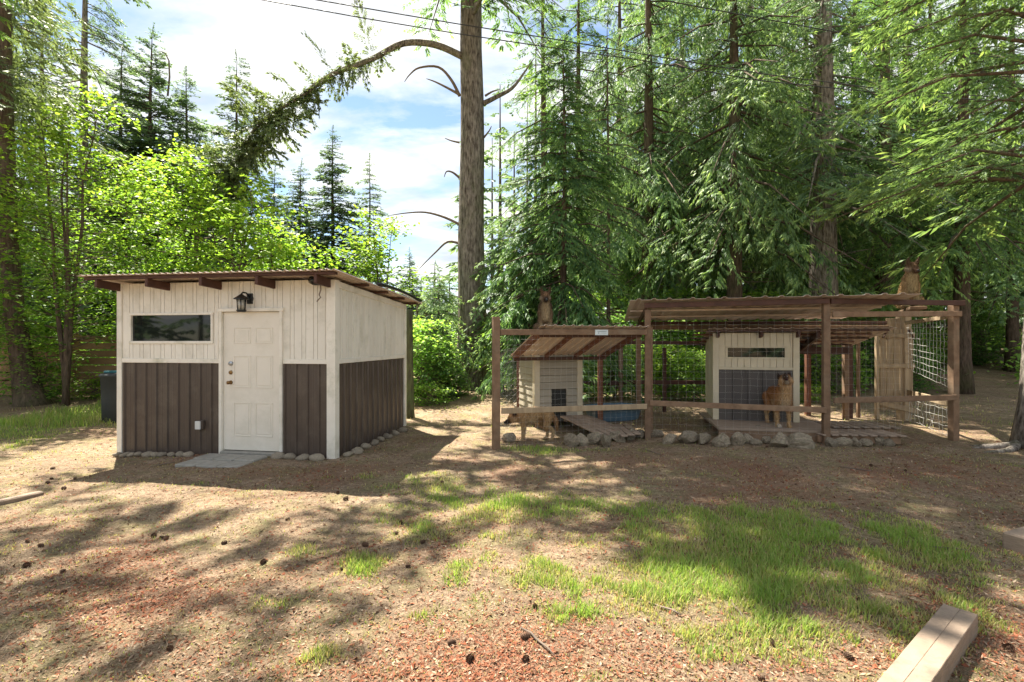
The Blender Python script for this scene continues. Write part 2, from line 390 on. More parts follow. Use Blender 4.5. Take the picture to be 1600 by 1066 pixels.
LITTER = [(1560, 980, 140, 120, 1.0), (1250, 1040, 300, 40, 0.7), (850, 1000, 330, 70, 0.75), (1250, 730, 400, 30, 0.45), (250, 900, 260, 60, 0.35), (620, 1050, 200, 40, 0.6), (500, 735, 200, 18, 0.4), (150, 830, 150, 30, 0.3)]
LB = []
for (px, py, rx, ry, a) in LITTER:
    x, y = G(px, py); _, ya = G(px, py - ry); _, yb = G(px, min(1100, py + ry))
    LB.append((x, y, rx * y / F, (ya - yb) / 2, a))

def blobs(B, x, y):
    d = np.zeros_like(np.asarray(x, dtype=np.float64))
    for (bx, by, rx, ry, a) in B:
        q = ((x - bx) / rx) ** 2 + ((y - by) / ry) ** 2
        d = np.maximum(d, a * np.exp(-q * 0.9))
    return d

def grassy(x, y):
    d = blobs(GB, x, y)
    n = fbm(x * 1.7 + 5, y * 1.7, 21, 4)
    n2 = fbm(x * 5.0 + 5, y * 5.0, 25, 3)
    return np.clip((d - 0.97 + 0.95 * n + 0.95 * (n2 - 0.5)) * 1.9, 0, 1) * (d > 0.05) + 0.16 * np.clip((n2 - 0.62) * 6, 0, 1)

def litt(x, y):
    d = blobs(LB, x, y)
    return np.clip(d + 1.6 * (fbm(x * 1.3, y * 1.3 + 40, 31, 4) - 0.54), 0, 1)

def lines(parts):
    out = []
    for (a, b, s) in parts: out.append(np.arange(a, b, s))
    return np.unique(np.concatenate(out).round(4))
gx = lines([(-420, -60, 30), (-60, -20, 2.0), (-20, -9, 0.35), (-9, 10, 0.075), (10, 22, 0.35), (22, 60, 2.0), (60, 421, 30)])
gy = lines([(-420, -60, 30), (-60, -4, 4.0), (-4, 1.5, 0.4), (1.5, 9.6, 0.065), (9.6, 26, 0.22), (26, 60, 1.5), (60, 421, 24)])
GX, GY = np.meshgrid(gx, gy)
GZ = gz(GX, GY)
nx, ny = len(gx), len(gy)
ii = (np.arange(ny - 1)[:, None] * nx + np.arange(nx - 1)[None, :]).ravel()
gf = np.stack([ii, ii + 1, ii + nx + 1, ii + nx], 1)
gme = mesh_np('ground', np.stack([GX.ravel(), GY.ravel(), GZ.ravel()], 1), [gf])
a = gme.attributes.new('grassy', 'FLOAT', 'POINT'); a.data.foreach_set('value', grassy(GX, GY).ravel().astype(np.float32))
a = gme.attributes.new('litter', 'FLOAT', 'POINT'); a.data.foreach_set('value', litt(GX, GY).ravel().astype(np.float32))
gme.polygons.foreach_set('use_smooth', np.ones(len(gf), dtype=bool))

def ground_mat():
    m = bpy.data.materials.new('forest_yard'); m.use_nodes = True
    n, l = m.node_tree.nodes, m.node_tree.links
    bs = n['Principled BSDF']; bs.inputs['Roughness'].default_value = 0.95; bs.inputs['Specular IOR Level'].default_value = 0.12
    tc = n.new('ShaderNodeTexCoord')
    def noise(scale, det=6, rough=0.6, vec=None):
        q = n.new('ShaderNodeTexNoise'); q.inputs['Scale'].default_value = scale; q.inputs['Detail'].default_value = det; q.inputs['Roughness'].default_value = rough
        l.new(vec or tc.outputs['Object'], q.inputs['Vector']); return q
    def ramp(src, stops):
        r = n.new('ShaderNodeValToRGB'); e = r.color_ramp.elements
        e[0].position, e[0].color = stops[0][0], (*stops[0][1], 1); e[1].position, e[1].color = stops[-1][0], (*stops[-1][1], 1)
        for p, c in stops[1:-1]: k = e.new(p); k.color = (*c, 1)
        l.new(src, r.inputs[0]); return r
    def mix(fac, a, b):
        x = n.new('ShaderNodeMix'); x.data_type = 'RGBA'
        l.new(fac, x.inputs['Factor']); l.new(a, x.inputs[6]); l.new(b, x.inputs[7]); return x.outputs[2]
    # soil with fine debris
    soil = ramp(noise(95, 3, 0.7).outputs['Fac'], [(0.30, (0.10, 0.073, 0.052)), (0.45, (0.245, 0.188, 0.132)), (0.58, (0.355, 0.286, 0.207)), (0.72, (0.48, 0.405, 0.305))])
    soil2 = ramp(noise(2.2, 6, 0.65).outputs['Fac'], [(0.3, (0.74, 0.66, 0.60)), (0.7, (1.08, 1.04, 1.0))])
    mu = n.new('ShaderNodeMix'); mu.data_type = 'RGBA'; mu.blend_type = 'MULTIPLY'; mu.inputs['Factor'].default_value = 1.0
    l.new(soil.outputs[0], mu.inputs[6]); l.new(soil2.outputs[0], mu.inputs[7])
    red = ramp(noise(120, 2, 0.75).outputs['Fac'], [(0.32, (0.07, 0.042, 0.030)), (0.45, (0.195, 0.098, 0.062)), (0.58, (0.28, 0.155, 0.10)), (0.72, (0.40, 0.285, 0.20))])
    al = n.new('ShaderNodeAttribute'); al.attribute_name = 'litter'
    # break the litter mask up with small noise
    ad = n.new('ShaderNodeMath'); ad.operation = 'ADD'; l.new(al.outputs['Fac'], ad.inputs[0])
    nn = noise(9, 5, 0.7); sb = n.new('ShaderNodeMath'); sb.operation = 'MULTIPLY_ADD'; sb.inputs[1].default_value = 1.2; sb.inputs[2].default_value = -0.62
    l.new(nn.outputs['Fac'], sb.inputs[0]); l.new(sb.outputs[0], ad.inputs[1]); ad.use_clamp = True
    hum = ramp(noise(130, 2, 0.7).outputs['Fac'], [(0.35, (0.06, 0.042, 0.03)), (0.52, (0.16, 0.112, 0.078)), (0.68, (0.30, 0.225, 0.155))])
    hm_ = ramp(noise(1.15, 7, 0.72).outputs['Fac'], [(0.46, (0, 0, 0)), (0.60, (0.75, 0.75, 0.75))])
    b1 = mix(hm_.outputs[0], mu.outputs[2], hum.outputs[0])
    mo = ramp(noise(80, 3, 0.7).outputs['Fac'], [(0.35, (0.12, 0.115, 0.05)), (0.55, (0.28, 0.255, 0.12)), (0.7, (0.42, 0.37, 0.20))])
    mm_ = ramp(noise(2.3, 7, 0.7).outputs['Fac'], [(0.48, (0, 0, 0)), (0.66, (0.7, 0.7, 0.7))])
    cl = ramp(noise(16, 6, 0.75).outputs['Fac'], [(0.38, (0.66, 0.63, 0.61)), (0.52, (1.10, 1.08, 1.06)), (0.64, (1.32, 1.30, 1.27))])
    mq = n.new('ShaderNodeMix'); mq.data_type = 'RGBA'; mq.blend_type = 'MULTIPLY'; mq.inputs['Factor'].default_value = 1.0
    l.new(mix(mm_.outputs[0], b1, mo.outputs[0]), mq.inputs[6]); l.new(cl.outputs[0], mq.inputs[7]); b2 = mq.outputs[2]
    c1 = mix(ad.outputs[0], b2, red.outputs[0])
    gr = ramp(noise(60, 3, 0.7).outputs['Fac'], [(0.33, (0.07, 0.10, 0.03)), (0.5, (0.14, 0.19, 0.05)), (0.68, (0.24, 0.26, 0.10))])
    ag = n.new('ShaderNodeAttribute'); ag.attribute_name = 'grassy'
    mg = n.new('ShaderNodeMath'); mg.operation = 'MULTIPLY'; mg.inputs[1].default_value = 0.5; l.new(ag.outputs['Fac'], mg.inputs[0])
    c2 = mix(mg.outputs[0], c1, gr.outputs[0])
    l.new(c2, bs.inputs['Base Color'])
    bp = n.new('ShaderNodeBump'); bp.inputs['Strength'].default_value = 1.0; bp.inputs['Distance'].default_value = 0.035
    hb = noise(22, 9, 0.8); l.new(hb.outputs['Fac'], bp.inputs['Height']); l.new(bp.outputs[0], bs.inputs['Normal'])
    return m
gme.materials.append(ground_mat())
ground = link(bpy.data.objects.new('ground', gme)); ground['kind'] = 'structure'

# ------------------------------------------------------------------ shed
S_ANG = R(-9.0)
sc_, ss_ = math.cos(-S_ANG), math.sin(-S_ANG)
CR = Vector((-2.506, 7.03)); SW = 3.48; SD = 2.69
CL = CR + Vector((-sc_, ss_)) * SW
shed = empty('garden_shed', (CL.x, CL.y, 0), S_ANG, 'cream and brown garden shed with white panelled door and low-sloped metal roof', 'shed')
def fu(px):
    r = (px - 800) / F; return (r * CL.y - CL.x) / (sc_ + r * ss_)
def fz(px, py):
    u = fu(px); return CH - (py - 533) * (CL.y - u * ss_) / F
def sv(px):
    r = (px - 800) / F; return (r * CR.y - CR.x) / (ss_ - r * sc_)
ZB = -0.02
def ztop(v): return 2.515 - 0.055 * v       # underside of the roof at depth v behind the front wall
RAIL = 1.345
# wall core (behind the siding)
uD0, uD1 = fu(350.5), fu(438)       # door opening
core = MB()
vs = [(0.03, 0.03, ZB), (SW - 0.03, 0.03, ZB), (SW - 0.03, SD - 0.03, ZB), (0.03, SD - 0.03, ZB),
      (0.03, 0.03, ztop(0)), (SW - 0.03, 0.03, ztop(0)), (SW - 0.03, SD - 0.03, ztop(SD)), (0.03, SD - 0.03, ztop(SD))]
core.add([Vector(v) for v in vs], [(0, 1, 5, 4), (1, 2, 6, 5), (2, 3, 7, 6), (3, 0, 4, 7), (4, 5, 6, 7), (3, 2, 1, 0)])
core.build('wall_core', M['core'], shed)
wu0, wu1 = fu(207), fu(331); wz0, wz1 = fz(268, 532.5), fz(268, 493)
def boards(u0, u1, z0f, z1f, holes=(), side=False):
    u = u0; k = 0
    while u < u1 - 0.02:
        w = min((0.118, 0.062)[k % 2] * 1.0, u1 - u); e = u + w - 0.005
        segs = [(z0f, z1f((u + e) / 2))]
        for (h0, h1, hz0, hz1) in holes:
            if e > h0 and u < h1:
                ns = []
                for (a, b) in segs: ns += [(a, hz0), (hz1, b)]
                segs = ns
        for (a, b) in segs:
            if b - a < 0.02: continue
            if not side: box_part('siding_board', (u, e, -0.012, 0.035, a, b), M['siding'], shed, 0.003)
            else: box_part('siding_board', (SW - 0.035, SW + 0.012, u, e - 0.006, a, b), M['siding'], shed, 0.004)
        u += w; k += 1
def metal_panels(u0, u1, z0, z1, side=False):
    n = max(1, round((u1 - u0) / 0.19)); w = (u1 - u0) / n
    for k in range(n):
        a, b = u0 + k * w, u0 + (k + 1) * w
        prof = [(a, 0.0), (a + 0.012, 0.022), (a + 0.034, 0.022), (a + 0.046, 0.0), (b - 0.075, 0.0), (b - 0.070, 0.004), (b - 0.06, 0.0), (b, 0.0), (b, -0.02), (a, -0.02)]
        mb = MB(); m = len(prof); vv = []
        for z in (z0, z1):
            for (x, d) in prof:
                vv.append(Vector((x, -d, z)) if not side else Vector((SW + d, x, z)))
        ff = [(i, (i + 1) % m, m + (i + 1) % m, m + i) for i in range(m)] + [tuple(range(m))[::-1], tuple(range(m, 2 * m))]
        if side is False: ff = [f[::-1] for f in ff]
        ff = [f[::-1] for f in ff] if not side else ff
        mb.add(vv, ff); mb.build('metal_panel', M['bmetal'], shed)
TR = 0.055
# front: white boards above, brown steel below, left and right of the door
boards(TR, uD0 - 0.045, RAIL + 0.045, lambda u: ztop(0), [(wu0 - 0.02, wu1 + 0.02, wz0 - 0.03, wz1 + 0.03)])
boards(uD1 + 0.045, SW - TR, RAIL + 0.045, lambda u: ztop(0))
boards(uD0 - 0.045, uD1 + 0.045, 2.115, lambda u: ztop(0))
metal_panels(TR, uD0 - 0.05, ZB - 0.03, RAIL - 0.02)
metal_panels(uD1 + 0.05, SW - TR - 0.02, ZB - 0.03, RAIL - 0.02)
boards(TR, SD - TR, RAIL + 0.045, lambda v: ztop(v), side=True)
metal_panels(TR + 0.02, SD - TR, ZB - 0.03, RAIL - 0.02, side=True)
# left and rear walls: plain siding seen only from elsewhere
box_part('side_wall', (-0.012, 0.028, TR, SD - TR, ZB, ztop(SD)), M['siding'], shed)
box_part('rear_wall', (TR, SW - TR, SD - 0.028, SD + 0.012, ZB, ztop(SD)), M['siding'], shed)
# rails and corner trims
box_part('rail_trim', (TR - 0.01, uD0 - 0.055, -0.028, 0.03, RAIL - 0.02, RAIL + 0.045), M['trim'], shed)
box_part('rail_trim', (uD1 + 0.055, SW - TR - 0.035, -0.028, 0.03, RAIL - 0.02, RAIL + 0.045), M['trim'], shed)
box_part('rail_trim', (SW - 0.03, SW + 0.028, TR + 0.035, SD - TR, RAIL - 0.02, RAIL + 0.045), M['trim'], shed)
box_part('corner_trim', (-0.03, TR, -0.034, TR, ZB - 0.06, ztop(0) - 0.002), M['trim'], shed)
box_part('corner_trim', (SW - TR - 0.04, SW + 0.034, -0.034, TR + 0.035, ZB, ztop(0) - 0.002), M['trim'], shed)
box_part('corner_trim', (SW - TR, SW + 0.03, SD - TR, SD + 0.03, ZB, ztop(SD) - 0.002), M['trim'], shed)
MB().beam((SW + 0.015, TR, ztop(TR) - 0.06), (SW + 0.015, SD - 0.03, ztop(SD - .03) - 0.06), 0.04, 0.09).build('frieze_board', M['trim'], shed)
# window
for d_ in ((wu0 - 0.14, wu0 - 0.036), (wu1 + 0.036, wu1 + 0.14)): box_part('window_backing', (*d_, -0.006, 0.034, wz0 - 0.06, wz1 + 0.06), M['siding'], shed)
win = box_part('window', (wu0 - 0.035, wu1 + 0.035, -0.03, 0.02, wz0 - 0.045, wz0 - 0.005), M['trim'], shed)
box_part('frame', (wu0 - 0.035, wu1 + 0.035, -0.03, 0.02, wz1 + 0.003, wz1 + 0.04), M['trim'], win)
box_part('frame', (wu0 - 0.035, wu0 + 0.0, -0.03, 0.02, wz0 - 0.005, wz1 + 0.003), M['trim'], win)
box_part('frame', (wu1 - 0.0, wu1 + 0.035, -0.03, 0.02, wz0 - 0.005, wz1 + 0.003), M['trim'], win)
box_part('pane', (wu0, wu1, 0.005, 0.012, wz0 - 0.005, wz1 + 0.003), M['glass'], win, 0.001)
# door
dz0 = 0.075; dz1 = 2.07
fr = box_part('door_frame', (uD0 - 0.055, uD0 - 0.01, -0.05, 0.03, ZB, 2.115), M['trim'], shed)
box_part('door_frame', (uD1 + 0.01, uD1 + 0.055, -0.05, 0.03, ZB, 2.115), M['trim'], shed)
box_part('door_frame', (uD0 - 0.075, uD1 + 0.075, -0.055, 0.03, 2.075, 2.125), M['trim'], shed)
box_part('door_sill', (uD0 - 0.01, uD1 + 0.01, -0.09, 0.03, ZB + 0.005, 0.055), M['slab'], shed, 0.01)
door = box_part('door', (uD0 - 0.008, uD1 + 0.008, -0.006, 0.029, dz0 - 0.01, dz1), M['door'], shed, 0.003)
dw = uD1 - uD0
def door_panel(c, zz0, zz1):
    hw = dw * 0.155; mb = MB()
    # moulded frame that stands proud, with a raised field
    for (x0, x1, z0, z1) in ((c - hw, c + hw, zz0, zz0 + 0.014), (c - hw, c + hw, zz1 - 0.014, zz1), (c - hw, c - hw + 0.014, zz0 + 0.0142, zz1 - 0.0142), (c + hw - 0.014, c + hw, zz0 + 0.0142, zz1 - 0.0142)):
        mb.box(x0, x1, -0.013, -0.004, z0, z1, 0.004)
    mb.box(c - hw + 0.035, c + hw - 0.035, -0.011, -0.004, zz0 + 0.035, zz1 - 0.035, 0.005)
    mb.build('door_panel', M['door'], door)
for c in (uD0 + dw * 0.33, uD0 + dw * 0.72):
    door_panel(c, fz(395, 537) - 0.0, fz(395, 512)); door_panel(c, fz(395, 606), fz(395, 556)); door_panel(c, fz(395, 682), fz(395, 629))
kx = uD0 + dw * 0.125
for (nm, py, rr, mt) in (('keypad', 568, 0.036, 'chrome'), ('deadbolt', 582, 0.030, 'brass'), ('door_knob', 597.5, 0.030, 'brass')):
    zc = fz(362, py); mb = MB()
    pts = [(kx, -0.006, zc), (kx, -0.022, zc)] if nm != 'door_knob' else [(kx, -0.006, zc), (kx, -0.018, zc), (kx, -0.03, zc), (kx, -0.05, zc), (kx, -0.068, zc), (kx, -0.075, zc)]
    rad = [rr, rr * 0.85] if nm != 'door_knob' else [rr, rr * 0.9, 0.012, 0.024, 0.026, 0.012]
    mb.tube(pts, rad, 14); mb.build(nm, M[mt], door)
# outlet
oz = fz(316, 664); ou = fu(316)
ob = box_part('outlet_box', (ou - 0.045, ou + 0.055, -0.062, -0.001, oz - 0.06, oz + 0.07), M['bmetal'], shed, 0.008)
box_part('cover', (ou - 0.05, ou + 0.035, -0.088, -0.063, oz - 0.055, oz + 0.065), M['plastic'], ob, 0.012)
# lantern
lu, lz = fu(392), fz(392, 467)
lan = MB(); lan.tube([(lu, -0.012, lz), (lu, -0.03, lz)], [0.055, 0.05], 16); lan.box(lu - 0.045, lu + 0.045, -0.035, -0.013, lz - 0.075, lz + 0.075, 0.02)
lan = lan.build('wall_lantern', M['black'], shed)
MB().tube([(lu, -0.03, lz + 0.02), (lu - 0.005, -0.09, lz + 0.075), (lu - 0.02, -0.14, lz + 0.08), (lu - 0.03, -0.16, lz + 0.055)], 0.011, 8).build('arm', M['black'], lan)
lx, ly = lu - 0.03, -0.16
MB().lathe([(0.012, 0.075), (0.03, 0.06), (0.10, 0.012), (0.105, 0.0), (0.07, -0.004)][::-1], (lx, ly, lz - 0.02), 12, False).build('cap', M['black'], lan)
MB().lathe([(0.045, -0.16), (0.052, -0.02)], (lx, ly, lz - 0.01), 12).build('glass', M['lampglass'], lan)
cg = MB()
for k in range(6):
    t = k * math.pi / 3; cg.tube([(lx + 0.052 * math.cos(t), ly + 0.052 * math.sin(t), lz - 0.18), (lx + 0.062 * math.cos(t), ly + 0.062 * math.sin(t), lz - 0.02)], 0.006, 5)
cg.lathe([(0.05, -0.20), (0.066, -0.185), (0.066, -0.172), (0.05, -0.168)], (lx, ly, lz), 12, False)
cg.build('cage', M['black'], lan)
# rafters
OH = 0.40
for px in (189.5, 265, 345.5, 429, 516.5):
    u = fu(px); u = min(u, SW - 0.02)
    MB().beam((u, -OH, ztop(-OH) - 0.058), (u, SD + 0.18, ztop(SD + 0.18) - 0.058), 0.045, 0.115).build('rafter', M['rafter'], shed)
for v in (-OH + 0.05, 0.62, 1.35, 2.1, SD + 0.1):
    MB().beam((-0.19, v, ztop(v) + 0.021), (SW + 0.22, v, ztop(v) + 0.021), 0.085, 0.038).build('purlin', M['rafter'], shed)
# corrugated roof sheets
def corr(p0, du, dv, nu, rib, width, step, thick=0.004, wob=0.0):
    """ribbed sheet: ribs run along dv; profile spreads along du"""
    up = du.cross(dv).normalized()
    if up.z < 0: up = -up
    prof = []; x = 0.0
    while x < width - 1e-4:
        for (a, h) in ((0, 0), (0.40, 0), (0.5, 1), (0.68, 1), (0.78, 0)):
            xx = x + a * step
            if xx <= width: prof.append((xx, h * rib))
        x += step
    prof.append((width, 0))
    vs = []; m = len(prof)
    for (t, o) in ((0.0, 0), (1.0, 0)):
        for (x, h) in prof: vs.append(p0 + du * x + dv * t + up * (h + wob * math.sin(x * 9)))
    for t in (0.0, 1.0):
        for (x, h) in prof: vs.append(p0 + du * x + dv * t + up * (h + thick + wob * math.sin(x * 9)))
    fs = []
    for i in range(m - 1):
        fs.append((i, m + i, m + i + 1, i + 1)); fs.append((2*m + i, 2*m + i + 1, 3*m + i + 1, 3*m + i))
        fs.append((i, i + 1, 2*m + i + 1, 2*m + i)); fs.append((m + i, 3*m + i, 3*m + i + 1, m + i + 1))
    fs.append((0, 2*m, 3*m, m)); fs.append((m - 1, 2*m - 1, 4*m - 1, 3*m - 1))
    return MB().add(vs, fs)
u = -0.24
while u < SW + 0.2:
    w = min(0.80, SW + 0.27 - u)
    a = Vector((u, -OH - 0.05, ztop(-OH - 0.05) + 0.043)); b = Vector((u, SD + 0.25, ztop(SD + 0.25) + 0.043))
    corr(a, Vector((1, 0, 0)), b - a, 1, 0.018, w - 0.004, 0.10).build('roof_sheet', M['roof'], shed); u += 0.80
# floodlight and its cord under the front right corner
fu1 = fu(505); fz1 = fz(505, 441)
fl = MB().box(fu1 - 0.07, fu1 + 0.07, -0.22, -0.10, fz1 - 0.06, fz1 + 0.05, 0.02).build('floodlight', M['black'], shed)
MB().tube([(fu1 - 0.02, -0.23, fz1), (fu1 - 0.02, -0.26, fz1)], [0.05, 0.055], 12).build('lens', M['glass'], fl)
MB().tube([(fu1 + 0.03, -0.12, fz1 - 0.05), (fu1 + 0.02, -0.1, fz1 - 0.12), (fu1 - 0.01, -0.09, fz1 - 0.19), (fu1 + 0.01, -0.085, fz1 - 0.22), (fu1 - 0.05, -0.08, fz1 - 0.28)], 0.008, 6).build('cord', M['twig'], fl)
# black hose laid over the rear right edge of the roof
pts = []
for k in range(13):
    t = k / 12; v = 0.9 + 2.0 * t
    pts.append((SW + 0.26 - 0.05 * math.sin(t * 3), v, ztop(v) + 0.085 + 0.05 * math.sin(t * math.pi)))
hose = MB().tube(pts, 0.032, 8); hose.v = [tuple(Matrix.Rotation(S_ANG, 3, 'Z') @ Vector(v)) for v in hose.v]
hs_o = hose.build('drain_hose', M['black']); hs_o.location = (CL.x, CL.y, 0)
tag(hs_o, 'black hose lying along the rear right edge of the shed roof', 'hose')

# doorstep of square slabs
dc = [G(395, 722)]
ds = empty('doorstep', (*Vector((CL.x + fu(385) * sc_, CL.y - fu(385) * ss_)), 0), S_ANG, 'doorstep of grey concrete slabs in front of the shed door', 'doorstep')
for i in range(3):
    for j in range(2):
        x0 = -0.46 + i * 0.31; y0 = -0.78 + j * 0.31
        MB().box(x0, x0 + 0.30, y0, y0 + 0.30, -0.04, 0.034 + 0.006 * ((i * 3 + j * 5) % 3), 0.01).build('slab', M['slab'], ds)

# ------------------------------------------------------------------ stones
def rock_mesh(name, seed, sub=2, cuts=9, sx=1, sy=1, sz=1, rough=0.06):
    rg = random.Random(seed); bm = bmesh.new(); bmesh.ops.create_icosphere(bm, subdivisions=sub, radius=1)
    pl = []
    for _ in range(cuts):
        d = Vector((rg.gauss(0, 1), rg.gauss(0, 1), rg.gauss(0, 1))).normalized(); pl.append((d, rg.uniform(0.52, 0.86)))
    for v in bm.verts:
        for d, k in pl:
            t = v.co.dot(d)
            if t > k: v.co -= d * (t - k) * 0.92
        v.co *= 1 + rough * mnoise.noise(v.co * 2.3 + Vector((seed, 0, 0)))
        v.co = Vector((v.co.x * sx, v.co.y * sy, v.co.z * sz))
    me = bpy.data.meshes.new(name); bm.to_mesh(me); bm.free(); return me
cob = [rock_mesh('stone', 50 + k, 2, 4, 1.0, 0.75, 0.55) for k in range(5)]
for m_ in cob:
    m_.materials.append(M['cobble']); m_.polygons.foreach_set('use_smooth', np.ones(len(m_.polygons), dtype=bool))
fx = [195, 207, 217, 229, 242, 253, 264, 279, 291, 304]
def stone(mesh, x, y, z, s, rz, label, group, name='stone', tilt=0.0):
    o = bpy.data.objects.new(name, mesh); o.location = (x, y, z); o.scale = (s, s, s); o.rotation_euler = (tilt, tilt * 0.6, rz); link(o)
    return tag(o, label, 'stone', group)
rs = random.Random(3)
for k, px in enumerate(fx):
    u = fu(px); x = CL.x + u * sc_ - 0.12 * ss_; y = CL.y - u * ss_ - 0.12 * sc_
    stone(cob[k % 5], x, y, gz1(x, y) + 0.03, rs.uniform(0.065, 0.10), rs.uniform(-0.7, 0.7), '%s rounded stone from the left in the row under the shed window' % ORD[k + 1], 'stones along the shed front', tilt=rs.uniform(-0.5, 0.5))
for k, px in enumerate((444, 462, 481, 502)):
    u = fu(px); x = CL.x + u * sc_ - 0.12 * ss_; y = CL.y - u * ss_ - 0.12 * sc_
    stone(cob[(k + 2) % 5], x, y, gz1(x, y) + 0.025, rs.uniform(0.09, 0.125), rs.uniform(-0.4, 0.4), '%s rounded stone right of the shed door, counted from the door' % ORD[k + 1], 'stones along the shed front')
for k, v in enumerate((0.15, 0.42, 0.72, 1.0, 1.25, 1.55, 1.85, 2.2)):
    x = CR.x + v * ss_ + 0.14 * sc_; y = CR.y + v * sc_ - 0.14 * ss_
    stone(cob[(k + 1) % 5], x, y, gz1(x, y) + 0.03, rs.uniform(0.08, 0.12), rs.uniform(0, 3), '%s rounded stone along the side wall of the shed, counted from the front corner' % ORD[k + 1], 'stones along the shed side')
# ------------------------------------------------------------------ dog runs
def wb(name, p, q, w, h, mt, par, up=(0, 0, 1), c=0.005):
    o = par.location if par.parent is None else par.parent.location
    return MB().beam(Vector(p) - o, Vector(q) - o, w, h, up, c).build(name, mt, par)
def post(name, xy, z0, z1, w, mt, par, rz=0.0, c=0.006):
    o = par.location; d = Vector((math.cos(rz), math.sin(rz), 0)); e = Vector((-math.sin(rz), math.cos(rz), 0))
    return MB().obox(Vector((xy[0], xy[1], (z0 + z1) / 2)) - o, d, e, Vector((0, 0, 1)), w, w, z1 - z0, c).build(name, mt, par)
def V3(p, z): return Vector((p[0], p[1], z))

def wire_panel(par, p, q, z0, z1, dx, dz, r=0.0016, wob=0.006, seed=1, name='wire_mesh', z0b=None, z1b=None):
    """woven fence wire between ground points p and q"""
    rg = random.Random(seed); o = par.location; p = Vector(p); q = Vector(q); d = q - p; L = d.length
    if z0b is None: z0b = z0
    if z1b is None: z1b = z1
    nu = max(2, round(L / dx)); nv = max(2, round((z1 - z0) / dz)); nrm = Vector((-d.y, d.x)).normalized()
    pt = {}
    for i in range(nu + 1):
        for j in range(nv + 1):
            t = i / nu; s = j / nv; b = p + d * t + nrm * rg.uniform(-wob, wob) * 1.5
            za = z0 + (z0b - z0) * t; zb = z1 + (z1b - z1) * t
            pt[i, j] = Vector((b.x + rg.uniform(-wob, wob), b.y, za + (zb - za) * s + rg.uniform(-wob, wob))) - o
    mb = MB()
    for j in range(nv + 1): mb.tube([pt[i, j] for i in range(nu + 1)], r, 3, False)
    for i in range(nu + 1): mb.tube([pt[i, j] for j in range(nv + 1)], r, 3, False)
    w = mb.build(name, M['wire'], par); w['kind'] = 'stuff'; return w

A_ = (-0.244, 7.62); B_ = (2.31, 8.5); C_ = (5.03, 8.0); D_ = (7.34, 8.3); E_ = (8.12, 10.35)
# ---- left run
run1 = empty('small_dog_run', (*A_, 0), 0, 'open dog run with timber posts, rails and wire mesh left of the roofed pen', 'dog run')
dAB = (Vector(B_) - Vector(A_)).normalized(); nAB = Vector((-dAB.y, dAB.x)); aAB = math.atan2(dAB.y, dAB.x)
post('post', A_, -0.15, 2.02, 0.105, M['kwood'], run1, aAB)
bL = Vector(A_) + dAB * 0.055 - nAB * 0.045; bR = Vector(B_) - dAB * 0.05 - nAB * 0.045
wb('top_rail', V3(bL, 1.785), V3(bR, 1.80), 0.038, 0.092, M['kwood'], run1)
wb('middle_rail', V3(bL + dAB * 0.02, 0.585), V3(bR, 0.545), 0.038, 0.088, M['gatewood'], run1)
backL = (0.15, 11.2); backM = (2.45, 11.25)
post('post', backL, 0, 1.5, 0.09, M['redwood'], run1); post('post', (1.76, 9.95), 0, 1.52, 0.095, M['redwood'], run1)
post('post', backM, 0, 1.75, 0.09, M['kwood'], run1)
wb('back_rail', V3(backL, 0.72), V3(backM, 0.70), 0.04, 0.09, M['rafter'], run1)
wire_panel(run1, Vector(A_) + nAB * 0.03, Vector(B_) + nAB * 0.03, 0.03, 1.76, 0.10, 0.085, r=0.0009, seed=2)
wire_panel(run1, Vector(A_), Vector(backL), 0.05, 1.5, 0.15, 0.12, r=0.0009, seed=5)
# shade roof that falls from the top rail towards the dog house
def ab(t, back): q = Vector(A_) + dAB * t + nAB * back; return q
tl, tr_ = 0.74, 2.62; bk = 1.32; zf, zr = 1.855, 1.40
for k in range(4):
    t = tl + 0.03 + (tr_ - tl - 0.06) * k / 3
    wb('rafter', V3(ab(t, 0.02), zf - 0.045), V3(ab(t, bk), zr - 0.045), 0.05 if k % 3 else 0.09, 0.07, M['redwood'], run1)
for (s_, nm) in ((0.06, 'purlin'), (bk - 0.05, 'purlin')):
    z = zf + (zr - zf) * s_ / bk - 0.055
    wb(nm, V3(ab(tl, s_), z - 0.04), V3(ab(tr_, s_), z - 0.04), 0.04, 0.06, M['rafter'], run1)
t = tl - 0.04
while t < tr_:
    w = min(0.62, tr_ + 0.05 - t)
    p0 = V3(ab(t, -0.10), zf + 0.035) - run1.location; p1 = V3(ab(t, bk + 0.06), zr - 0.02) - run1.location
    corr(p0, Vector((dAB.x, dAB.y, 0)), p1 - p0, 1, 0.02, w - 0.004, 0.155).build('roof_sheet', M['roof'], run1); t += 0.62
# small sign on the top rail
sgp = Vector(A_) + dAB * 1.78 - nAB * 0.0655
sg = empty('rail_sign', (sgp.x, sgp.y, 1.79), aAB, 'small white printed sign screwed to the top rail of the left run', 'sign')
box_part('board', (-0.118, 0.118, -0.004, 0.001, -0.044, 0.044), M['sign'], sg, 0.001)
for (x0, x1, z0, z1) in ((-0.075, 0.09, 0.012, 0.022), (-0.065, -0.045, -0.018, -0.002), (-0.02, 0.09, -0.013, -0.008)):
    box_part('print', (x0, x1, -0.0062, -0.0042, z0, z1), M['print'], sg, 0.0005)

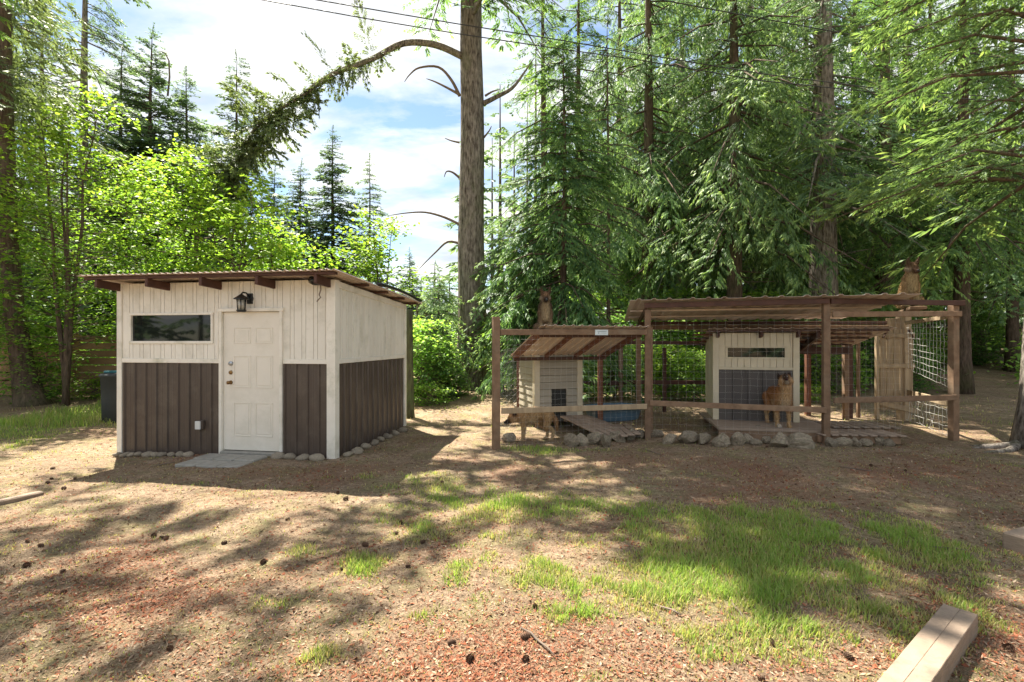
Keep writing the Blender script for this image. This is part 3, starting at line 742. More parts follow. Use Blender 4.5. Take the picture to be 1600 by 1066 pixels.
# ---- lap-sided dog house
h1p = Vector((0.44, 9.42)); h1a = aAB * 0.85
h1 = empty('dog_house', (h1p.x, h1p.y, 0.22), h1a, 'small beige lap-sided dog house with cream corner boards in the left run', 'dog house')
HW, HD, HH = 0.93, 1.0, 1.17
def h1box(nm, d, m, par=None, c=0.004): return box_part(nm, d, m, par or h1, c)
h1box('wall_core', (0.03, HW - 0.03, 0.03, HD, -0.12, HH - 0.02), M['core'])
dx0, dx1, dzt = 0.32, 0.63, 0.50
nb = 9; bh = HH / nb
for k in range(nb):
    z0 = k * bh; z1 = z0 + bh - 0.007  # gap bares the dark core in place of each lap's shadow line
    spans = [(0.085, HW - 0.085)] if z0 >= dzt - 0.02 else [(0.085, dx0), (dx1, HW - 0.085)]
    for (a, b) in spans:
        mb = MB(); vs = [Vector((a, -0.034, z0)), Vector((b, -0.034, z0)), Vector((b, -0.004, z1)), Vector((a, -0.004, z1)), Vector((a, 0.03, z0)), Vector((b, 0.03, z0)), Vector((b, 0.03, z1)), Vector((a, 0.03, z1))]
        mb.add(vs, [(0, 1, 2, 3), (5, 4, 7, 6), (4, 0, 3, 7), (1, 5, 6, 2), (3, 2, 6, 7), (4, 5, 1, 0)]); mb.build('siding_board', M['lap'], h1)
    mb = MB(); a, b = 0.085, HD
    vs = [Vector((-0.022, a, z0)), Vector((-0.022, b, z0)), Vector((-0.004, b, z1)), Vector((-0.004, a, z1)), Vector((0.03, a, z0)), Vector((0.03, b, z0)), Vector((0.03, b, z1)), Vector((0.03, a, z1))]
    mb.add(vs, [(1, 0, 3, 2), (4, 5, 6, 7), (0, 4, 7, 3), (5, 1, 2, 6), (2, 3, 7, 6), (5, 4, 0, 1)]); mb.build('siding_board', M['lap'], h1)
h1box('corner_board', (-0.028, 0.083, -0.03, 0.02, -0.05, HH), M['cream']); h1box('corner_board', (HW - 0.083, HW + 0.028, -0.03, 0.02, -0.05, HH), M['cream'])
h1box('corner_board', (-0.03, 0.02, 0.022, 0.083, -0.05, HH), M['cream']); h1box('side_wall', (HW - 0.02, HW + 0.01, 0.02, HD, -0.1, HH), M['lap'])
h1box('doorway_shade', (dx0 + 0.004, dx1 - 0.004, 0.012, 0.028, 0.0, dzt - 0.02), M['black'])  # flat black panel standing in for the shade inside the opening
MB().beam((-0.12, -0.1, HH + 0.03), (-0.12, HD + 0.1, HH - 0.05), 0.03, 0.05).build('barge_board', M['rafter'], h1)
MB().obox(Vector((HW / 2, HD / 2, HH + 0.025)), Vector((1, 0, 0)), Vector((0, 1, -0.06)).normalized(), Vector((0, 0.06, 1)).normalized(), HW + 0.3, HD + 0.3, 0.03, 0.006).build('roof', M['rafter'], h1)
for (x, y) in ((0.08, 0.1), (HW - 0.08, 0.1), (0.08, HD - 0.1), (HW - 0.08, HD - 0.1)): h1box('leg', (x - 0.04, x + 0.04, y - 0.04, y + 0.04, -0.27, -0.121), M['kwood'])

# ---- ramp from that house down to the rocks
rp = empty('plank_ramp', (1.35, 8.95, 0), 0, 'weathered plank ramp sloping from the beige dog house to the border rocks', 'ramp')
top_l = Vector((0.90, 9.34, 0.24)); top_r = Vector((1.42, 9.46, 0.24)); bot_l = Vector((1.42, 8.18, 0.10)); bot_r = Vector((2.10, 8.50, 0.10))
for k in range(5):
    a = top_l.lerp(top_r, (k + 0.5) / 5); b = bot_l.lerp(bot_r, (k + 0.5) / 5); e = (a - b).normalized() * (0.07 * ((k * 7) % 3) - 0.05)
    wb('plank', a, b - e, 0.118, 0.03, M['plank'], rp)
wb('batten', top_l.lerp(bot_l, 0.12) - Vector((0, 0, 0.036)), top_r.lerp(bot_r, 0.12) - Vector((0, 0, 0.036)), 0.05, 0.04, M['plank'], rp)
wb('batten', top_l.lerp(bot_l, 0.88) - Vector((0, 0, 0.036)), top_r.lerp(bot_r, 0.88) - Vector((0, 0, 0.036)), 0.05, 0.04, M['plank'], rp)
for k in range(3):
    a = Vector((1.48 + 0.13 * k, 8.85 + 0.05 * k, 0.11)); b = Vector((1.72 + 0.13 * k, 8.05 + 0.09 * k, 0.075))
    wb('plank', a + Vector((0.3, 0.1, 0.035)), b + Vector((0.1, 0.02, 0.035)), 0.11, 0.025, M['plank'], rp)

# ---- blue wading pool
pl = empty('wading_pool', (2.12, 10.5, gz1(2.12, 10.5)), 0.35, 'shallow blue plastic wading pool at the back of the left run', 'pool')
pl.scale = (0.95, 0.95, 0.8)
mb = MB(); N_ = 28; vs = []
prof = [(0.86, 0.0), (0.93, 0.12), (0.97, 0.30), (1.0, 0.335), (1.04, 0.33), (1.05, 0.30), (0.99, 0.28), (0.95, 0.31), (0.90, 0.14), (0.84, 0.03), (0.0, 0.03)]
prof = [(1.05, 0.30), (1.04, 0.335), (1.0, 0.345), (0.97, 0.32), (0.92, 0.14), (0.86, 0.03), (0.02, 0.03)]
outer = [(0.88, 0.0), (0.95, 0.15), (1.0, 0.29), (1.05, 0.30)]
full = outer + prof[1:]
for (r, z) in full:
    for j in range(N_):
        t = 2 * math.pi * j / N_; q = (abs(math.cos(t)) ** 3 + abs(math.sin(t)) ** 3) ** (-1 / 3); w = 1 + 0.012 * math.sin(9 * t)
        vs.append(Vector((0.62 * r * q * math.cos(t) * w, 0.42 * r * q * math.sin(t) * w, z)))
fs = [(i * N_ + j, i * N_ + (j + 1) % N_, (i + 1) * N_ + (j + 1) % N_, (i + 1) * N_ + j) for i in range(len(full) - 1) for j in range(N_)]
mb.add(vs, fs, True); mb.build('shell', M['pool'], pl)
MB().tube([Vector(v) * 1.005 for v in vs[3 * N_:4 * N_]] + [Vector(vs[3 * N_]) * 1.005], 0.018, 6, False).build('rim', M['pool'], pl)

# ---- roofed pen
pen = empty('roofed_dog_pen', (*C_, 0), 0, 'roofed timber dog pen with ribbed metal roof and wire mesh sides', 'dog pen')
dBC = (Vector(C_) - Vector(B_)).normalized(); nBC = Vector((-dBC.y, dBC.x)); aBC = math.atan2(dBC.y, dBC.x)
dCD = (Vector(D_) - Vector(C_)).normalized(); nCD = Vector((-dCD.y, dCD.x)); aCD = math.atan2(dCD.y, dCD.x)
post('post', B_, -0.1, 2.18, 0.10, M['kwood'], pen, aBC); post('post', C_, -0.1, 2.34, 0.10, M['kwood'], pen, aBC)
post('post', D_, -0.1, 2.24, 0.11, M['kwood'], pen, aCD); post('post', (B_[0] + 0.1, B_[1] + 0.22), -0.1, 1.9, 0.09, M['kwood'], pen, aBC)
fB = Vector(B_) - nBC * 0.07; fC = Vector(C_) - nBC * 0.07
wb('roof_beam', V3(fB - dBC * 0.06, 2.25), V3(fC + dBC * 0.02, 2.285), 0.04, 0.085, M['rafter'], pen)
gC = Vector(C_) - nCD * 0.075; gD = Vector(D_) - nCD * 0.075
wb('roof_beam', V3(gC + dCD * 0.02, 2.285), V3(gD + dCD * 0.12, 2.275), 0.042, 0.085, M['rafter'], pen)
wb('second_beam', V3(gC + dCD * 0.055, 2.075), V3(gD + dCD * 0.06, 2.10), 0.042, 0.09, M['kwood'], pen)
wb('end_beam', V3(fB - dBC * 0.035 + nBC * 0.03, 2.17), V3(fB + nBC * 2.3, 2.05), 0.04, 0.09, M['rafter'], pen)
fB2 = Vector(B_) - nBC * 0.072; 
wb('lower_rail', V3(fB2 + dBC * 0.03, 0.605), V3(fC - dBC * 0.02, 0.55), 0.04, 0.09, M['kwood'], pen)
wb('lower_rail', V3(gC + dCD * 0.08, 0.705), V3(gD - dCD * 0.03, 0.72), 0.04, 0.09, M['kwood'], pen)
wire_panel(pen, Vector(B_) + nBC * 0.03, Vector(C_) + nBC * 0.03, 0.12, 2.15, 0.125, 0.115, r=0.0008, wob=0.009, seed=8)
wire_panel(pen, Vector(C_) + nCD * 0.03, Vector(D_) + nCD * 0.03 - dCD * 0.95, 0.05, 2.05, 0.11, 0.10, r=0.0008, seed=9)
# rear line
rB = Vector(B_) + nBC * 2.35; rE = Vector((7.62, 10.15)); dR = (rE - rB).normalized()
wb('rear_beam', V3(rB, 2.035), V3(rE, 2.02), 0.05, 0.07, M['rafter'], pen)
wb('rear_rail', V3(rB - Vector((0, 0.05)), 1.955), V3(rE - Vector((0, 0.05)), 1.925), 0.04, 0.085, M['kwood'], pen)
wb('rear_rail', V3(rB, 1.905), V3(rE, 1.868), 0.05, 0.02, M['gatewood'], pen)
post('post', rB, 0, 2.0, 0.09, M['kwood'], pen); post('post', (6.95, 10.4), 0, 1.95, 0.10, M['kwood'], pen)
wb('rear_rail', V3((2.5, 11.3), 0.72), V3((4.6, 11.25), 0.72), 0.04, 0.09, M['rafter'], pen)
post('post', (3.45, 11.3), 0, 1.5, 0.075, M['rafter'], pen)
wb('rear_rail', V3((2.5, 11.3), 1.62), V3((4.6, 11.25), 1.60), 0.04, 0.08, M['rafter'], pen)
for (nm, px, Y, z1, w, mt) in (('post', 1262, 10.9, 1.65, 0.10, 'redwood'), ('post', 1327, 10.5, 1.75, 0.10, 'rafter'), ('post', 1341, 10.6, 1.75, 0.06, 'kwood')):
    post(nm, ((px - 800) / F * Y, Y), 0, z1, w, M[mt], pen)
# roof: ribbed sheets falling to the back
uu = -0.30
rf0 = Vector(B_) - nBC * 0.18; rf1 = Vector(B_) + nBC * 2.42
while uu < 4.02:
    w = min(0.86, 4.04 - uu)
    p0 = V3(rf0 + dBC * uu, 2.335 + 0.008 * uu) - pen.location; p1 = V3(rf1 + dBC * uu, 2.085 + 0.004 * uu) - pen.location
    corr(p0, Vector((dBC.x, dBC.y, 0.006)).normalized(), p1 - p0, 1, 0.024, w - 0.004, 0.245).build('roof_sheet', M['roof'], pen); uu += 0.86
for s_ in (0.8, 1.6):
    q = Vector(B_) + nBC * s_; z = 2.33 - 0.25 * (s_ + 0.18) / 2.6 - 0.025
    wb('purlin', V3(q - dBC * 0.25, z), V3(q + dBC * 3.95, z + 0.02), 0.035, 0.035, M['roof'], pen)

# ---- gate and right side of the pen
gt = empty('wooden_gate', (7.62, 10.3, 0.04), -0.06, 'tall wooden gate of vertical cedar boards at the back right of the pen', 'gate')
gz0, gz1_ = 0.18, 1.86; gw = 0.66
for k in range(5):
    x0 = -0.02 + k * gw / 5
    box_part('board', (x0, x0 + gw / 5 - 0.012, 0.0, 0.022, gz0 + 0.02 * (k % 2), gz1_ - 0.01 * (k % 3)), M['gatewood'], gt)
for z in (0.42, 1.10, 1.72): box_part('rail', (-0.06, gw - 0.02, -0.04, -0.001, z - 0.045, z + 0.045), M['gatewood'], gt)
MB().beam((0.0, -0.055, 0.45), (gw - 0.05, -0.055, 1.08), 0.03, 0.06, (0, -1, 0)).build('brace', M['gatewood'], gt) if False else None
for (x, sgn) in ((0.0, 1), (gw - 0.06, -1)): MB().beam((x, -0.045, 1.68), (x + sgn * 0.1, -0.045, 1.84), 0.02, 0.05, (0, -1, 0)).build('brace', M['rafter'], gt)
box_part('stile', (-0.12, -0.062, -0.045, 0.03, 0.0, 1.86), M['gatewood'], gt)
MB().beam((-0.05, -0.03, 0.34), (gw + 0.05, -0.03, 0.16), 0.03, 0.10).build('kick_board', M['gatewood'], gt)
post('gate_post', E_, -0.1, 2.20, 0.19, M['gatewood'], pen, 0.3)
for k in range(3): MB().box(7.74 + k * 0.11 - C_[0], 7.84 + k * 0.11 - C_[0], 10.32 - C_[1], 10.345 - C_[1], 1.93, 2.12).build('transom_board', M['gatewood'], pen)
wb('transom_rail', (7.6, 10.3, 1.905), (8.06, 10.32, 1.905), 0.03, 0.06, M['gatewood'], pen)
wb('cross_beam', V3(D_, 2.06), V3(E_, 2.02), 0.045, 0.07, M['gatewood'], pen)
dDE = (Vector(E_) - Vector(D_)).normalized()
wire_panel(pen, Vector(D_) + Vector((0.03, 0.06)), Vector(E_) - dDE * 0.1, 0.85, 2.02, 0.15, 0.125, r=0.0035, wob=0.006, seed=12, z0b=1.1)
wire_panel(pen, Vector(D_) + Vector((0.03, 0.06)), Vector(E_) - dDE * 0.1, 0.05, 0.62, 0.17, 0.14, r=0.003, wob=0.014, seed=13)
kb = wb('kick_plank', V3(Vector(D_) + dDE * 0.1, 0.60), V3(Vector(E_) - dDE * 0.2, 0.60), 0.03, 0.12, M['gatewood'], pen)
# beam that carries the seated dog between front beam and gate post
wb('perch_beam', V3(Vector((6.72, 8.25)), 2.20), V3(E_, 2.24), 0.22, 0.05, M['kwood'], pen)

# ---- larger dog house inside the pen
h2a = R(-15); h2p = Vector((3.745, 9.26))
h2 = empty('dog_house', (h2p.x, h2p.y, 0.2), h2a, 'larger dog house with white upper boards, slit window and dark front in the roofed pen', 'dog house')
W2, D2, T2 = 1.40, 1.25, 1.60
def h2box(nm, d, m, par=None, c=0.004): return box_part(nm, d, m, par or h2, c)
h2box('wall_core', (0.03, W2 - 0.03, 0.03, D2, -0.02, T2 - 0.02), M['core'])
wz_a, wz_b = 1.155, 1.325; wx0, wx1 = 0.235, W2 - 0.215; mz = 0.945
u = 0.085; 
while u < W2 - 0.09:
    w = min(0.108, W2 - 0.085 - u)
    segs = [(mz + 0.03, T2)] if (u > wx1 or u + w < wx0) else [(mz + 0.03, wz_a - 0.02), (wz_b + 0.02, T2)]
    for (a, b) in segs: h2box('siding_board', (u, u + w - 0.005, -0.008, 0.035, a, b), M['cream'], c=0.003)
    u += w
h2box('corner_board', (-0.02, 0.083, -0.03, 0.04, 0.0, T2), M['cream']); h2box('corner_board', (W2 - 0.083, W2 + 0.02, -0.03, 0.04, 0.0, T2), M['cream'])
h2box('rail_trim', (0.084, W2 - 0.084, -0.026, 0.03, mz - 0.02, mz + 0.03), M['cream'])
for d_ in ((wx0 - 0.12, wx0 - 0.031), (wx1 + 0.031, wx1 + 0.12)): h2box('window_backing', (*d_, -0.003, 0.034, wz_a - 0.05, wz_b + 0.05), M['cream'])
wn2 = h2box('window', (wx0, wx1, 0.008, 0.02, wz_a, wz_b), M['glass'], c=0.001)
for d in ((wx0 - 0.03, wx1 + 0.03, -0.025, 0.02, wz_a - 0.03, wz_a), (wx0 - 0.03, wx1 + 0.03, -0.025, 0.02, wz_b, wz_b + 0.03), (wx0 - 0.03, wx0, -0.025, 0.02, wz_a + .001, wz_b - .001), (wx1, wx1 + 0.03, -0.025, 0.02, wz_a + .001, wz_b - .001)):
    h2box('frame', d, M['cream'], wn2)
M['dkpanel'] = mat('grey_brown_panel', (0.105, 0.09, 0.082), (0.08, 0.07, 0.064), 0.55, 2.0, (1, 1, 0.3), rnd=0.08)
for k in range(5):
    a = 0.085 + k * (W2 - 0.17) / 5; b = a + (W2 - 0.17) / 5
    h2box('metal_panel', (a, b - 0.004, -0.004 - 0.012 * (k == 0), 0.03, 0.0, mz - 0.02), M['dkpanel'])
    h2box('panel_rib', (b - 0.03, b - 0.006, -0.016, -0.0045, 0.0, mz - 0.022), M['dkpanel']) if k < 4 else None
h2box('side_wall', (W2 - 0.028, W2 + 0.012, 0.042, D2, 0, T2 - 0.05), M['rafter']); h2box('side_wall', (-0.012, 0.028, 0.042, D2, 0, T2 - 0.05), M['cream'])  # right wall coloured dark for the shade on that side; left stays cream
for x in (0.06, 0.78, W2 - 0.02): MB().beam((x, -0.16, T2 - 0.02), (x, D2 + 0.4, T2 - 0.30), 0.045, 0.10).build('rafter', M['rafter'], h2)
for k in range(5):
    y = -0.1 + k * 0.4; z = T2 + 0.045 - 0.165 * (y + 0.16)
    MB().beam((-0.34, y, z), (2.75 - 0.1 * (k % 2), y - 0.0, z), 0.085, 0.03).build('purlin', M['redwood'] if k % 2 else M['rafter'], h2)
for k in range(4):
    x0 = -0.12 + k * 0.74; a = Vector((x0, -0.2, T2 + 0.07)); b = Vector((x0, D2 + 0.45, T2 + 0.07 - 0.165 * 1.9))
    corr(a, Vector((1, 0, 0)), b - a, 1, 0.018, 0.735, 0.18).build('roof_sheet', M['roof'], h2)
MB().beam((1.62, D2 + 0.35, T2 - 0.34), (2.75, D2 + 0.35, T2 - 0.34), 0.05, 0.16).build('rear_fascia', M['rafter'], h2)
MB().beam((1.7, -0.1, T2 - 0.03), (1.9, D2 + 0.4, T2 - 0.30), 0.05, 0.12).build('rafter', M['rafter'], h2)

# ---- platform and pallets on the floor of the pen
pf = empty('plywood_platform', (4.3, 8.75, 0), R(-11), 'worn plywood platform under the larger dog house', 'platform')
box_part('deck', (-0.75, 1.08, -0.52, 1.3, 0.155, 0.198), M['ply'], pf, 0.006)
box_part('skirt', (-0.74, 1.07, -0.51, -0.47, -0.05, 0.154), M['kwood'], pf)
for y in (0.2, 1.0): box_part('joist', (-0.7, 1.05, y, y + 0.08, -0.05, 0.154), M['kwood'], pf)
for (nm, loc, rz, n, L, lab) in (('slatted_pallet', (6.05, 8.95, 0.02), -0.12, 8, 0.62, 'slatted wooden pallet beside the barking dog, against the plywood platform'),
                                 ('slatted_pallet', (5.55, 8.15, 0.02), -0.10, 9, 0.50, 'slatted wooden pallet behind the rocks at the pen middle post')):
    pt_ = empty(nm, loc, rz, lab, 'pallet')
    for k in range(n): 
        x = -0.62 + k * 1.3 / n
        MB().beam((x, L / 2, 0.14), (x + 0.10, -L / 2, 0.13), 0.115, 0.022).build('slat', M['plank'], pt_)
    for y in (-L / 2 + 0.08, L / 2 - 0.08): box_part('bearer', (-0.62, 0.62, y - 0.03, y + 0.03, 0.0, 0.115), M['kwood'], pt_)

# ---- border rocks
RK = [(892, 686, 30, 27), (911, 687, 24, 24), (930, 684, 28, 25), (949, 687, 22, 26), (967, 681, 30, 22), (986, 677, 26, 22), (1003, 677, 20, 18), (1028, 676, 28, 16),
      (1049, 685, 26, 20), (1078, 681, 40, 26), (1104, 685, 26, 24), (1130, 688, 28, 26), (1155, 687, 28, 24), (1174, 687, 17, 20), (1187, 692, 18, 14), (1203, 689, 16, 16),
      (1188, 680, 34, 13), (1212, 678, 30, 11), (1226, 689, 40, 28), (1259, 692, 50, 26), (1306, 692, 18, 20), (1325, 691, 28, 18), (1344, 692, 20, 18), (1360, 692, 18, 17), (1379, 688, 26, 20), (1394, 690, 22, 18)]
rk = [rock_mesh('rock', 80 + k, 3, 12, 1.0, 0.8, 0.9, 0.16) for k in range(7)]
for m_ in rk: m_.materials.append(M['rock'])
RK.sort()
for k, (px, py, w, h) in enumerate(RK):
    bx, by = G(px, py + h * 0.42); by += 0.10; o = bpy.data.objects.new('rock', rk[(k * 3) % 7])
    s = w * by / F * 0.53; sz_ = h * by / F * 0.52
    hz = gz1(bx, by)
    lift = max(0.0, (698 - (py + h * 0.5)) * by / F * 0.9) if py < 682 and px > 1100 else 0.0
    o.location = (bx, by - (0.0 if lift == 0 else 0.02), hz + sz_ * 0.62 + lift * 0.8); o.scale = (s, max(s * 0.8, 0.11), sz_ * 1.15); o.rotation_euler = (rs.uniform(-0.25, 0.25), rs.uniform(-0.3, 0.3), rs.uniform(0, 6.28) if abs(s - sz_) < 0.03 else rs.uniform(-0.3, 0.3) + 3.14 * (k % 2))
    link(o); tag(o, '%s grey rock from the left in the border in front of the dog pens' % ORD[k + 1], 'rock', 'rocks bordering the dog pens')
for (px, py, s, lab) in ((796, 694, 0.13, 'reddish rock at the foot of the leftmost dog run post'), (846, 655, 0.11, 'pale stone lying behind the tan dog in the left run'), (812, 640, 0.14, 'light rock at the back left of the left run')):
    bx, by = G(px, py); o = bpy.data.objects.new('rock', rk[(px // 3) % 7]); o.location = (bx, by + 0.1, gz1(bx, by) + s * 0.5); o.scale = (s, s * 0.9, s * 0.9); link(o); tag(o, lab, 'rock')

# ---- landscape timbers
def timber(name, p, q, w, h, label, split=False):
    x, y = (p[0] + q[0]) / 2, (p[1] + q[1]) / 2; z = min(gz1(*p), gz1(*q))
    e = empty(name, (x, y, z), 0, label, 'timber'); d = (Vector(q) - Vector(p)).normalized(); nn = Vector((-d.y, d.x, 0))
    a = Vector((p[0] - x, p[1] - y, h / 2 - 0.02)); b = Vector((q[0] - x, q[1] - y, h / 2 - 0.02))
    if split:
        for s_, ww in ((0.252, 0.496), (-0.25, 0.50)): MB().beam(a + nn * w * s_, b + nn * w * s_, w * ww, h + (0.002 if s_ > 0 else 0), c=0.0025).build('beam', M['timber'], e)
    else: MB().beam(a, b, w, h, c=0.012).build('beam', M['timber'], e)
    return e
timber('landscape_timber', (2.55, 2.84), (0.95, 1.62), 0.15, 0.15, 'tan timber kerb with a seam along its top in the bottom right corner', True)
timber('landscape_timber', (3.98, 3.95), (5.9, 4.75), 0.16, 0.15, 'short end of a tan timber reaching in at the right edge')
lt = [G(66, 772), G(-60, 800), G(-90, 772)]
timber('landscape_timber', lt[0], lt[1], 0.09, 0.07, 'low weathered edging board at the left edge of the yard')

# ---- bin and fence at the left
bx, by = G(196, 655)
bn = empty('rain_barrel', (bx, by, gz1(bx, by) - 0.02), 0, 'charcoal round barrel with dark rim beside the left shed corner', 'barrel')
bb = MB(); bb.lathe([(0.36, 0.0), (0.385, 0.04), (0.395, 0.5), (0.41, 0.92), (0.43, 0.94), (0.435, 0.975), (0.41, 0.985), (0.37, 0.96)], (0, 0, 0), 24); bb.build('body', M['bin'], bn)
MB().lathe([(0.02, 0.965), (0.40, 0.96), (0.405, 0.995), (0.12, 1.03), (0.02, 1.035)], (0, 0, 0), 24).build('lid', M['black'], bn)
MB().obox(Vector((-0.08, -0.2, 1.03)), Vector((1, 0.2, 0)).normalized(), Vector((-0.2, 1, 0)).normalized(), Vector((0, 0, 1)), 0.3, 0.16, 0.05, 0.02).build('scoop', M['teal'], bn)
fe = empty('board_fence', (-10.5, 13.6, gz1(-10.5, 13.6)), R(1.5), 'horizontal cedar board fence behind the left trees', 'fence')
rf = random.Random(9); x = -8.0; prev = None
while x < 5.2:
    box_part('post', (x - 0.05, x + 0.05, 0.0, 0.10, -0.2, 1.72), M['fence'], fe)
    if x + 2.2 <= 5.3:
        for k in range(8):
            z = 0.06 + k * 0.205; j = rf.uniform(-0.012, 0.012)
            MB().beam((x + 0.003, -0.016, z + 0.09 + j), (x + 2.197, -0.016, z + 0.09 - j), 0.024, 0.172).build('board', M['fence'], fe)
    x += 2.2
# ------------------------------------------------------------------ dogs
def capsule(mb, p, q, r0, r1, n=12, m=4):
    p = Vector(p); q = Vector(q); d = q - p; L = d.length
    if L < 1e-5: d = Vector((0, 0, 1))
    d.normalize(); pts = []; rad = []
    for i in range(m + 1):
        t = math.pi / 2 * (1 - i / m); pts.append(p - d * r0 * math.sin(t)); rad.append(max(0.0008, r0 * math.cos(t)))
    for i in range(m + 1):
        t = math.pi / 2 * i / m; pts.append(q + d * r1 * math.sin(t)); rad.append(max(0.0008, r1 * math.cos(t)))
    mb.tube(pts, rad, n)

def make_fur():
    m = bpy.data.materials.new('dog_fur'); m.use_nodes = True
    n, l = m.node_tree.nodes, m.node_tree.links; bs = n['Principled BSDF']; bs.inputs['Roughness'].default_value = 0.9; bs.inputs['Specular IOR Level'].default_value = 0.15
    at = n.new('ShaderNodeAttribute'); at.attribute_name = 'fur'
    tc = n.new('ShaderNodeTexCoord'); mp = n.new('ShaderNodeMapping'); mp.inputs['Scale'].default_value = (1, 1, 0.3); l.new(tc.outputs['Object'], mp.inputs[0])
    nz = n.new('ShaderNodeTexNoise'); nz.inputs['Scale'].default_value = 60; nz.inputs['Detail'].default_value = 4; l.new(mp.outputs[0], nz.inputs['Vector'])
    rp = n.new('ShaderNodeValToRGB'); rp.color_ramp.elements[0].position = 0.3; rp.color_ramp.elements[1].position = 0.7
    rp.color_ramp.elements[0].color = (0.55, 0.52, 0.5, 1); rp.color_ramp.elements[1].color = (1.25, 1.22, 1.2, 1); l.new(nz.outputs['Fac'], rp.inputs[0])
    mu = n.new('ShaderNodeMix'); mu.data_type = 'RGBA'; mu.blend_type = 'MULTIPLY'; mu.inputs['Factor'].default_value = 1
    l.new(at.outputs['Color'], mu.inputs[6]); l.new(rp.outputs[0], mu.inputs[7]); l.new(mu.outputs[2], bs.inputs['Base Color'])
    bp = n.new('ShaderNodeBump'); bp.inputs['Strength'].default_value = 0.8; bp.inputs['Distance'].default_value = 0.015; l.new(nz.outputs['Fac'], bp.inputs['Height']); l.new(bp.outputs[0], bs.inputs['Normal'])
    return m
M['fur'] = make_fur()
M['nose'] = mat('dog_nose', (0.012, 0.011, 0.011), None, 0.35, spec=0.5)
M['mouth'] = mat('dog_mouth', (0.035, 0.012, 0.012), None, 0.5)
M['tooth'] = mat('dog_tooth', (0.6, 0.56, 0.48), None, 0.4)
M['collar'] = mat('dog_collar', (0.02, 0.017, 0.016), None, 0.6)
TAN = (0.42, 0.235, 0.11); GOLD = (0.50, 0.33, 0.17); CREAM = (0.58, 0.45, 0.29); DARK = (0.045, 0.032, 0.026); RUST = (0.33, 0.155, 0.062); WHITE = (0.62, 0.55, 0.46); GREY = (0.30, 0.24, 0.17)

def dog(name, loc, rz, prims, label, extras, voxel=0.013, scale=1.0):
    """prims: (p, q, r0, r1, colour); one continuous voxel-remeshed body"""
    e = empty(name, loc, rz, label, 'dog', 'dogs in the pens'); e.scale = (scale,) * 3
    mb = MB()
    for (p, q, r0, r1, c) in prims: capsule(mb, p, q, r0, r1)
    tmp = bpy.data.objects.new('tmp', mb.mesh('tmp')); COL.objects.link(tmp)
    md = tmp.modifiers.new('r', 'REMESH'); md.mode = 'VOXEL'; md.voxel_size = voxel
    sm = tmp.modifiers.new('s', 'SMOOTH'); sm.iterations = 3; sm.factor = 0.5
    dg = bpy.context.evaluated_depsgraph_get(); me = bpy.data.meshes.new_from_object(tmp.evaluated_get(dg))
    tm_ = tmp.data; bpy.data.objects.remove(tmp); bpy.data.meshes.remove(tm_)
    n = len(me.vertices); co = np.zeros(n * 3); me.vertices.foreach_get('co', co); co = co.reshape(-1, 3)
    best = np.full(n, 1e9); colr = np.zeros((n, 3)); wsum = np.zeros(n)
    for (p, q, r0, r1, c) in prims:
        p = np.array(p, float); q = np.array(q, float); d = q - p; L2 = max(1e-9, d @ d)
        t = np.clip(((co - p) @ d) / L2, 0, 1); dist = np.linalg.norm(co - (p + t[:, None] * d), axis=1) - (r0 + (r1 - r0) * t)
        w = np.exp(-np.clip(dist, -0.05, 1) / 0.012); colr += w[:, None] * np.array(c); wsum += w
    colr /= wsum[:, None]
    a = me.attributes.new('fur', 'FLOAT_COLOR', 'POINT'); a.data.foreach_set('color', np.concatenate([colr, np.ones((n, 1))], 1).astype(np.float32).ravel())
    # ruffled coat
    for i, v in enumerate(me.vertices): v.co += Vector(v.normal) * 0.006 * mnoise.noise(Vector((co[i][0] * 28, co[i][1] * 28, co[i][2] * 14)))
    me.polygons.foreach_set('use_smooth', np.ones(len(me.polygons), dtype=bool)); me.materials.clear(); me.materials.append(M['fur'])
    b = link(bpy.data.objects.new('body', me), e)
    # short coat: thin tapering hairs that lie down and back over the body
    rgf = np.random.default_rng(n); co = np.zeros(n * 3); me.vertices.foreach_get('co', co); co = co.reshape(-1, 3)
    no = np.zeros(n * 3); me.vertices.foreach_get('normal', no); no = no.reshape(-1, 3)
    ix = np.tile(np.arange(n), 2); p = co[ix] + rgf.normal(0, 0.004, (len(ix), 3)); nn = no[ix]
    lie = np.array([-0.25, 0.0, -0.9]) + rgf.normal(0, 0.35, (len(ix), 3)); tip = p + (nn * 0.55 + lie * 0.6) * (0.016 + 0.016 * rgf.uniform(0, 1, len(ix)))[:, None]
    sd = np.cross(nn, lie); sd /= (np.linalg.norm(sd, axis=1)[:, None] + 1e-6)
    V = np.stack([p - sd * 0.0028, p + sd * 0.0028, tip], 1).reshape(-1, 3)
    hm = mesh_np('coat', V, [np.arange(len(V)).reshape(-1, 3)]); hc = colr[ix] * rgf.uniform(0.7, 1.35, (len(ix), 1))
    a = hm.attributes.new('fur', 'FLOAT_COLOR', 'POINT'); a.data.foreach_set('color', np.repeat(np.concatenate([hc, np.ones((len(ix), 1))], 1), 3, 0).astype(np.float32).ravel())
    hm.materials.append(M['fur']); h_ = link(bpy.data.objects.new('coat', hm), e); h_['kind'] = 'stuff'
    for (nm, p, q, r0, r1, mt) in extras:
        x = MB(); capsule(x, p, q, r0, r1, 8, 3); x.build(nm, M[mt], e)
    return e

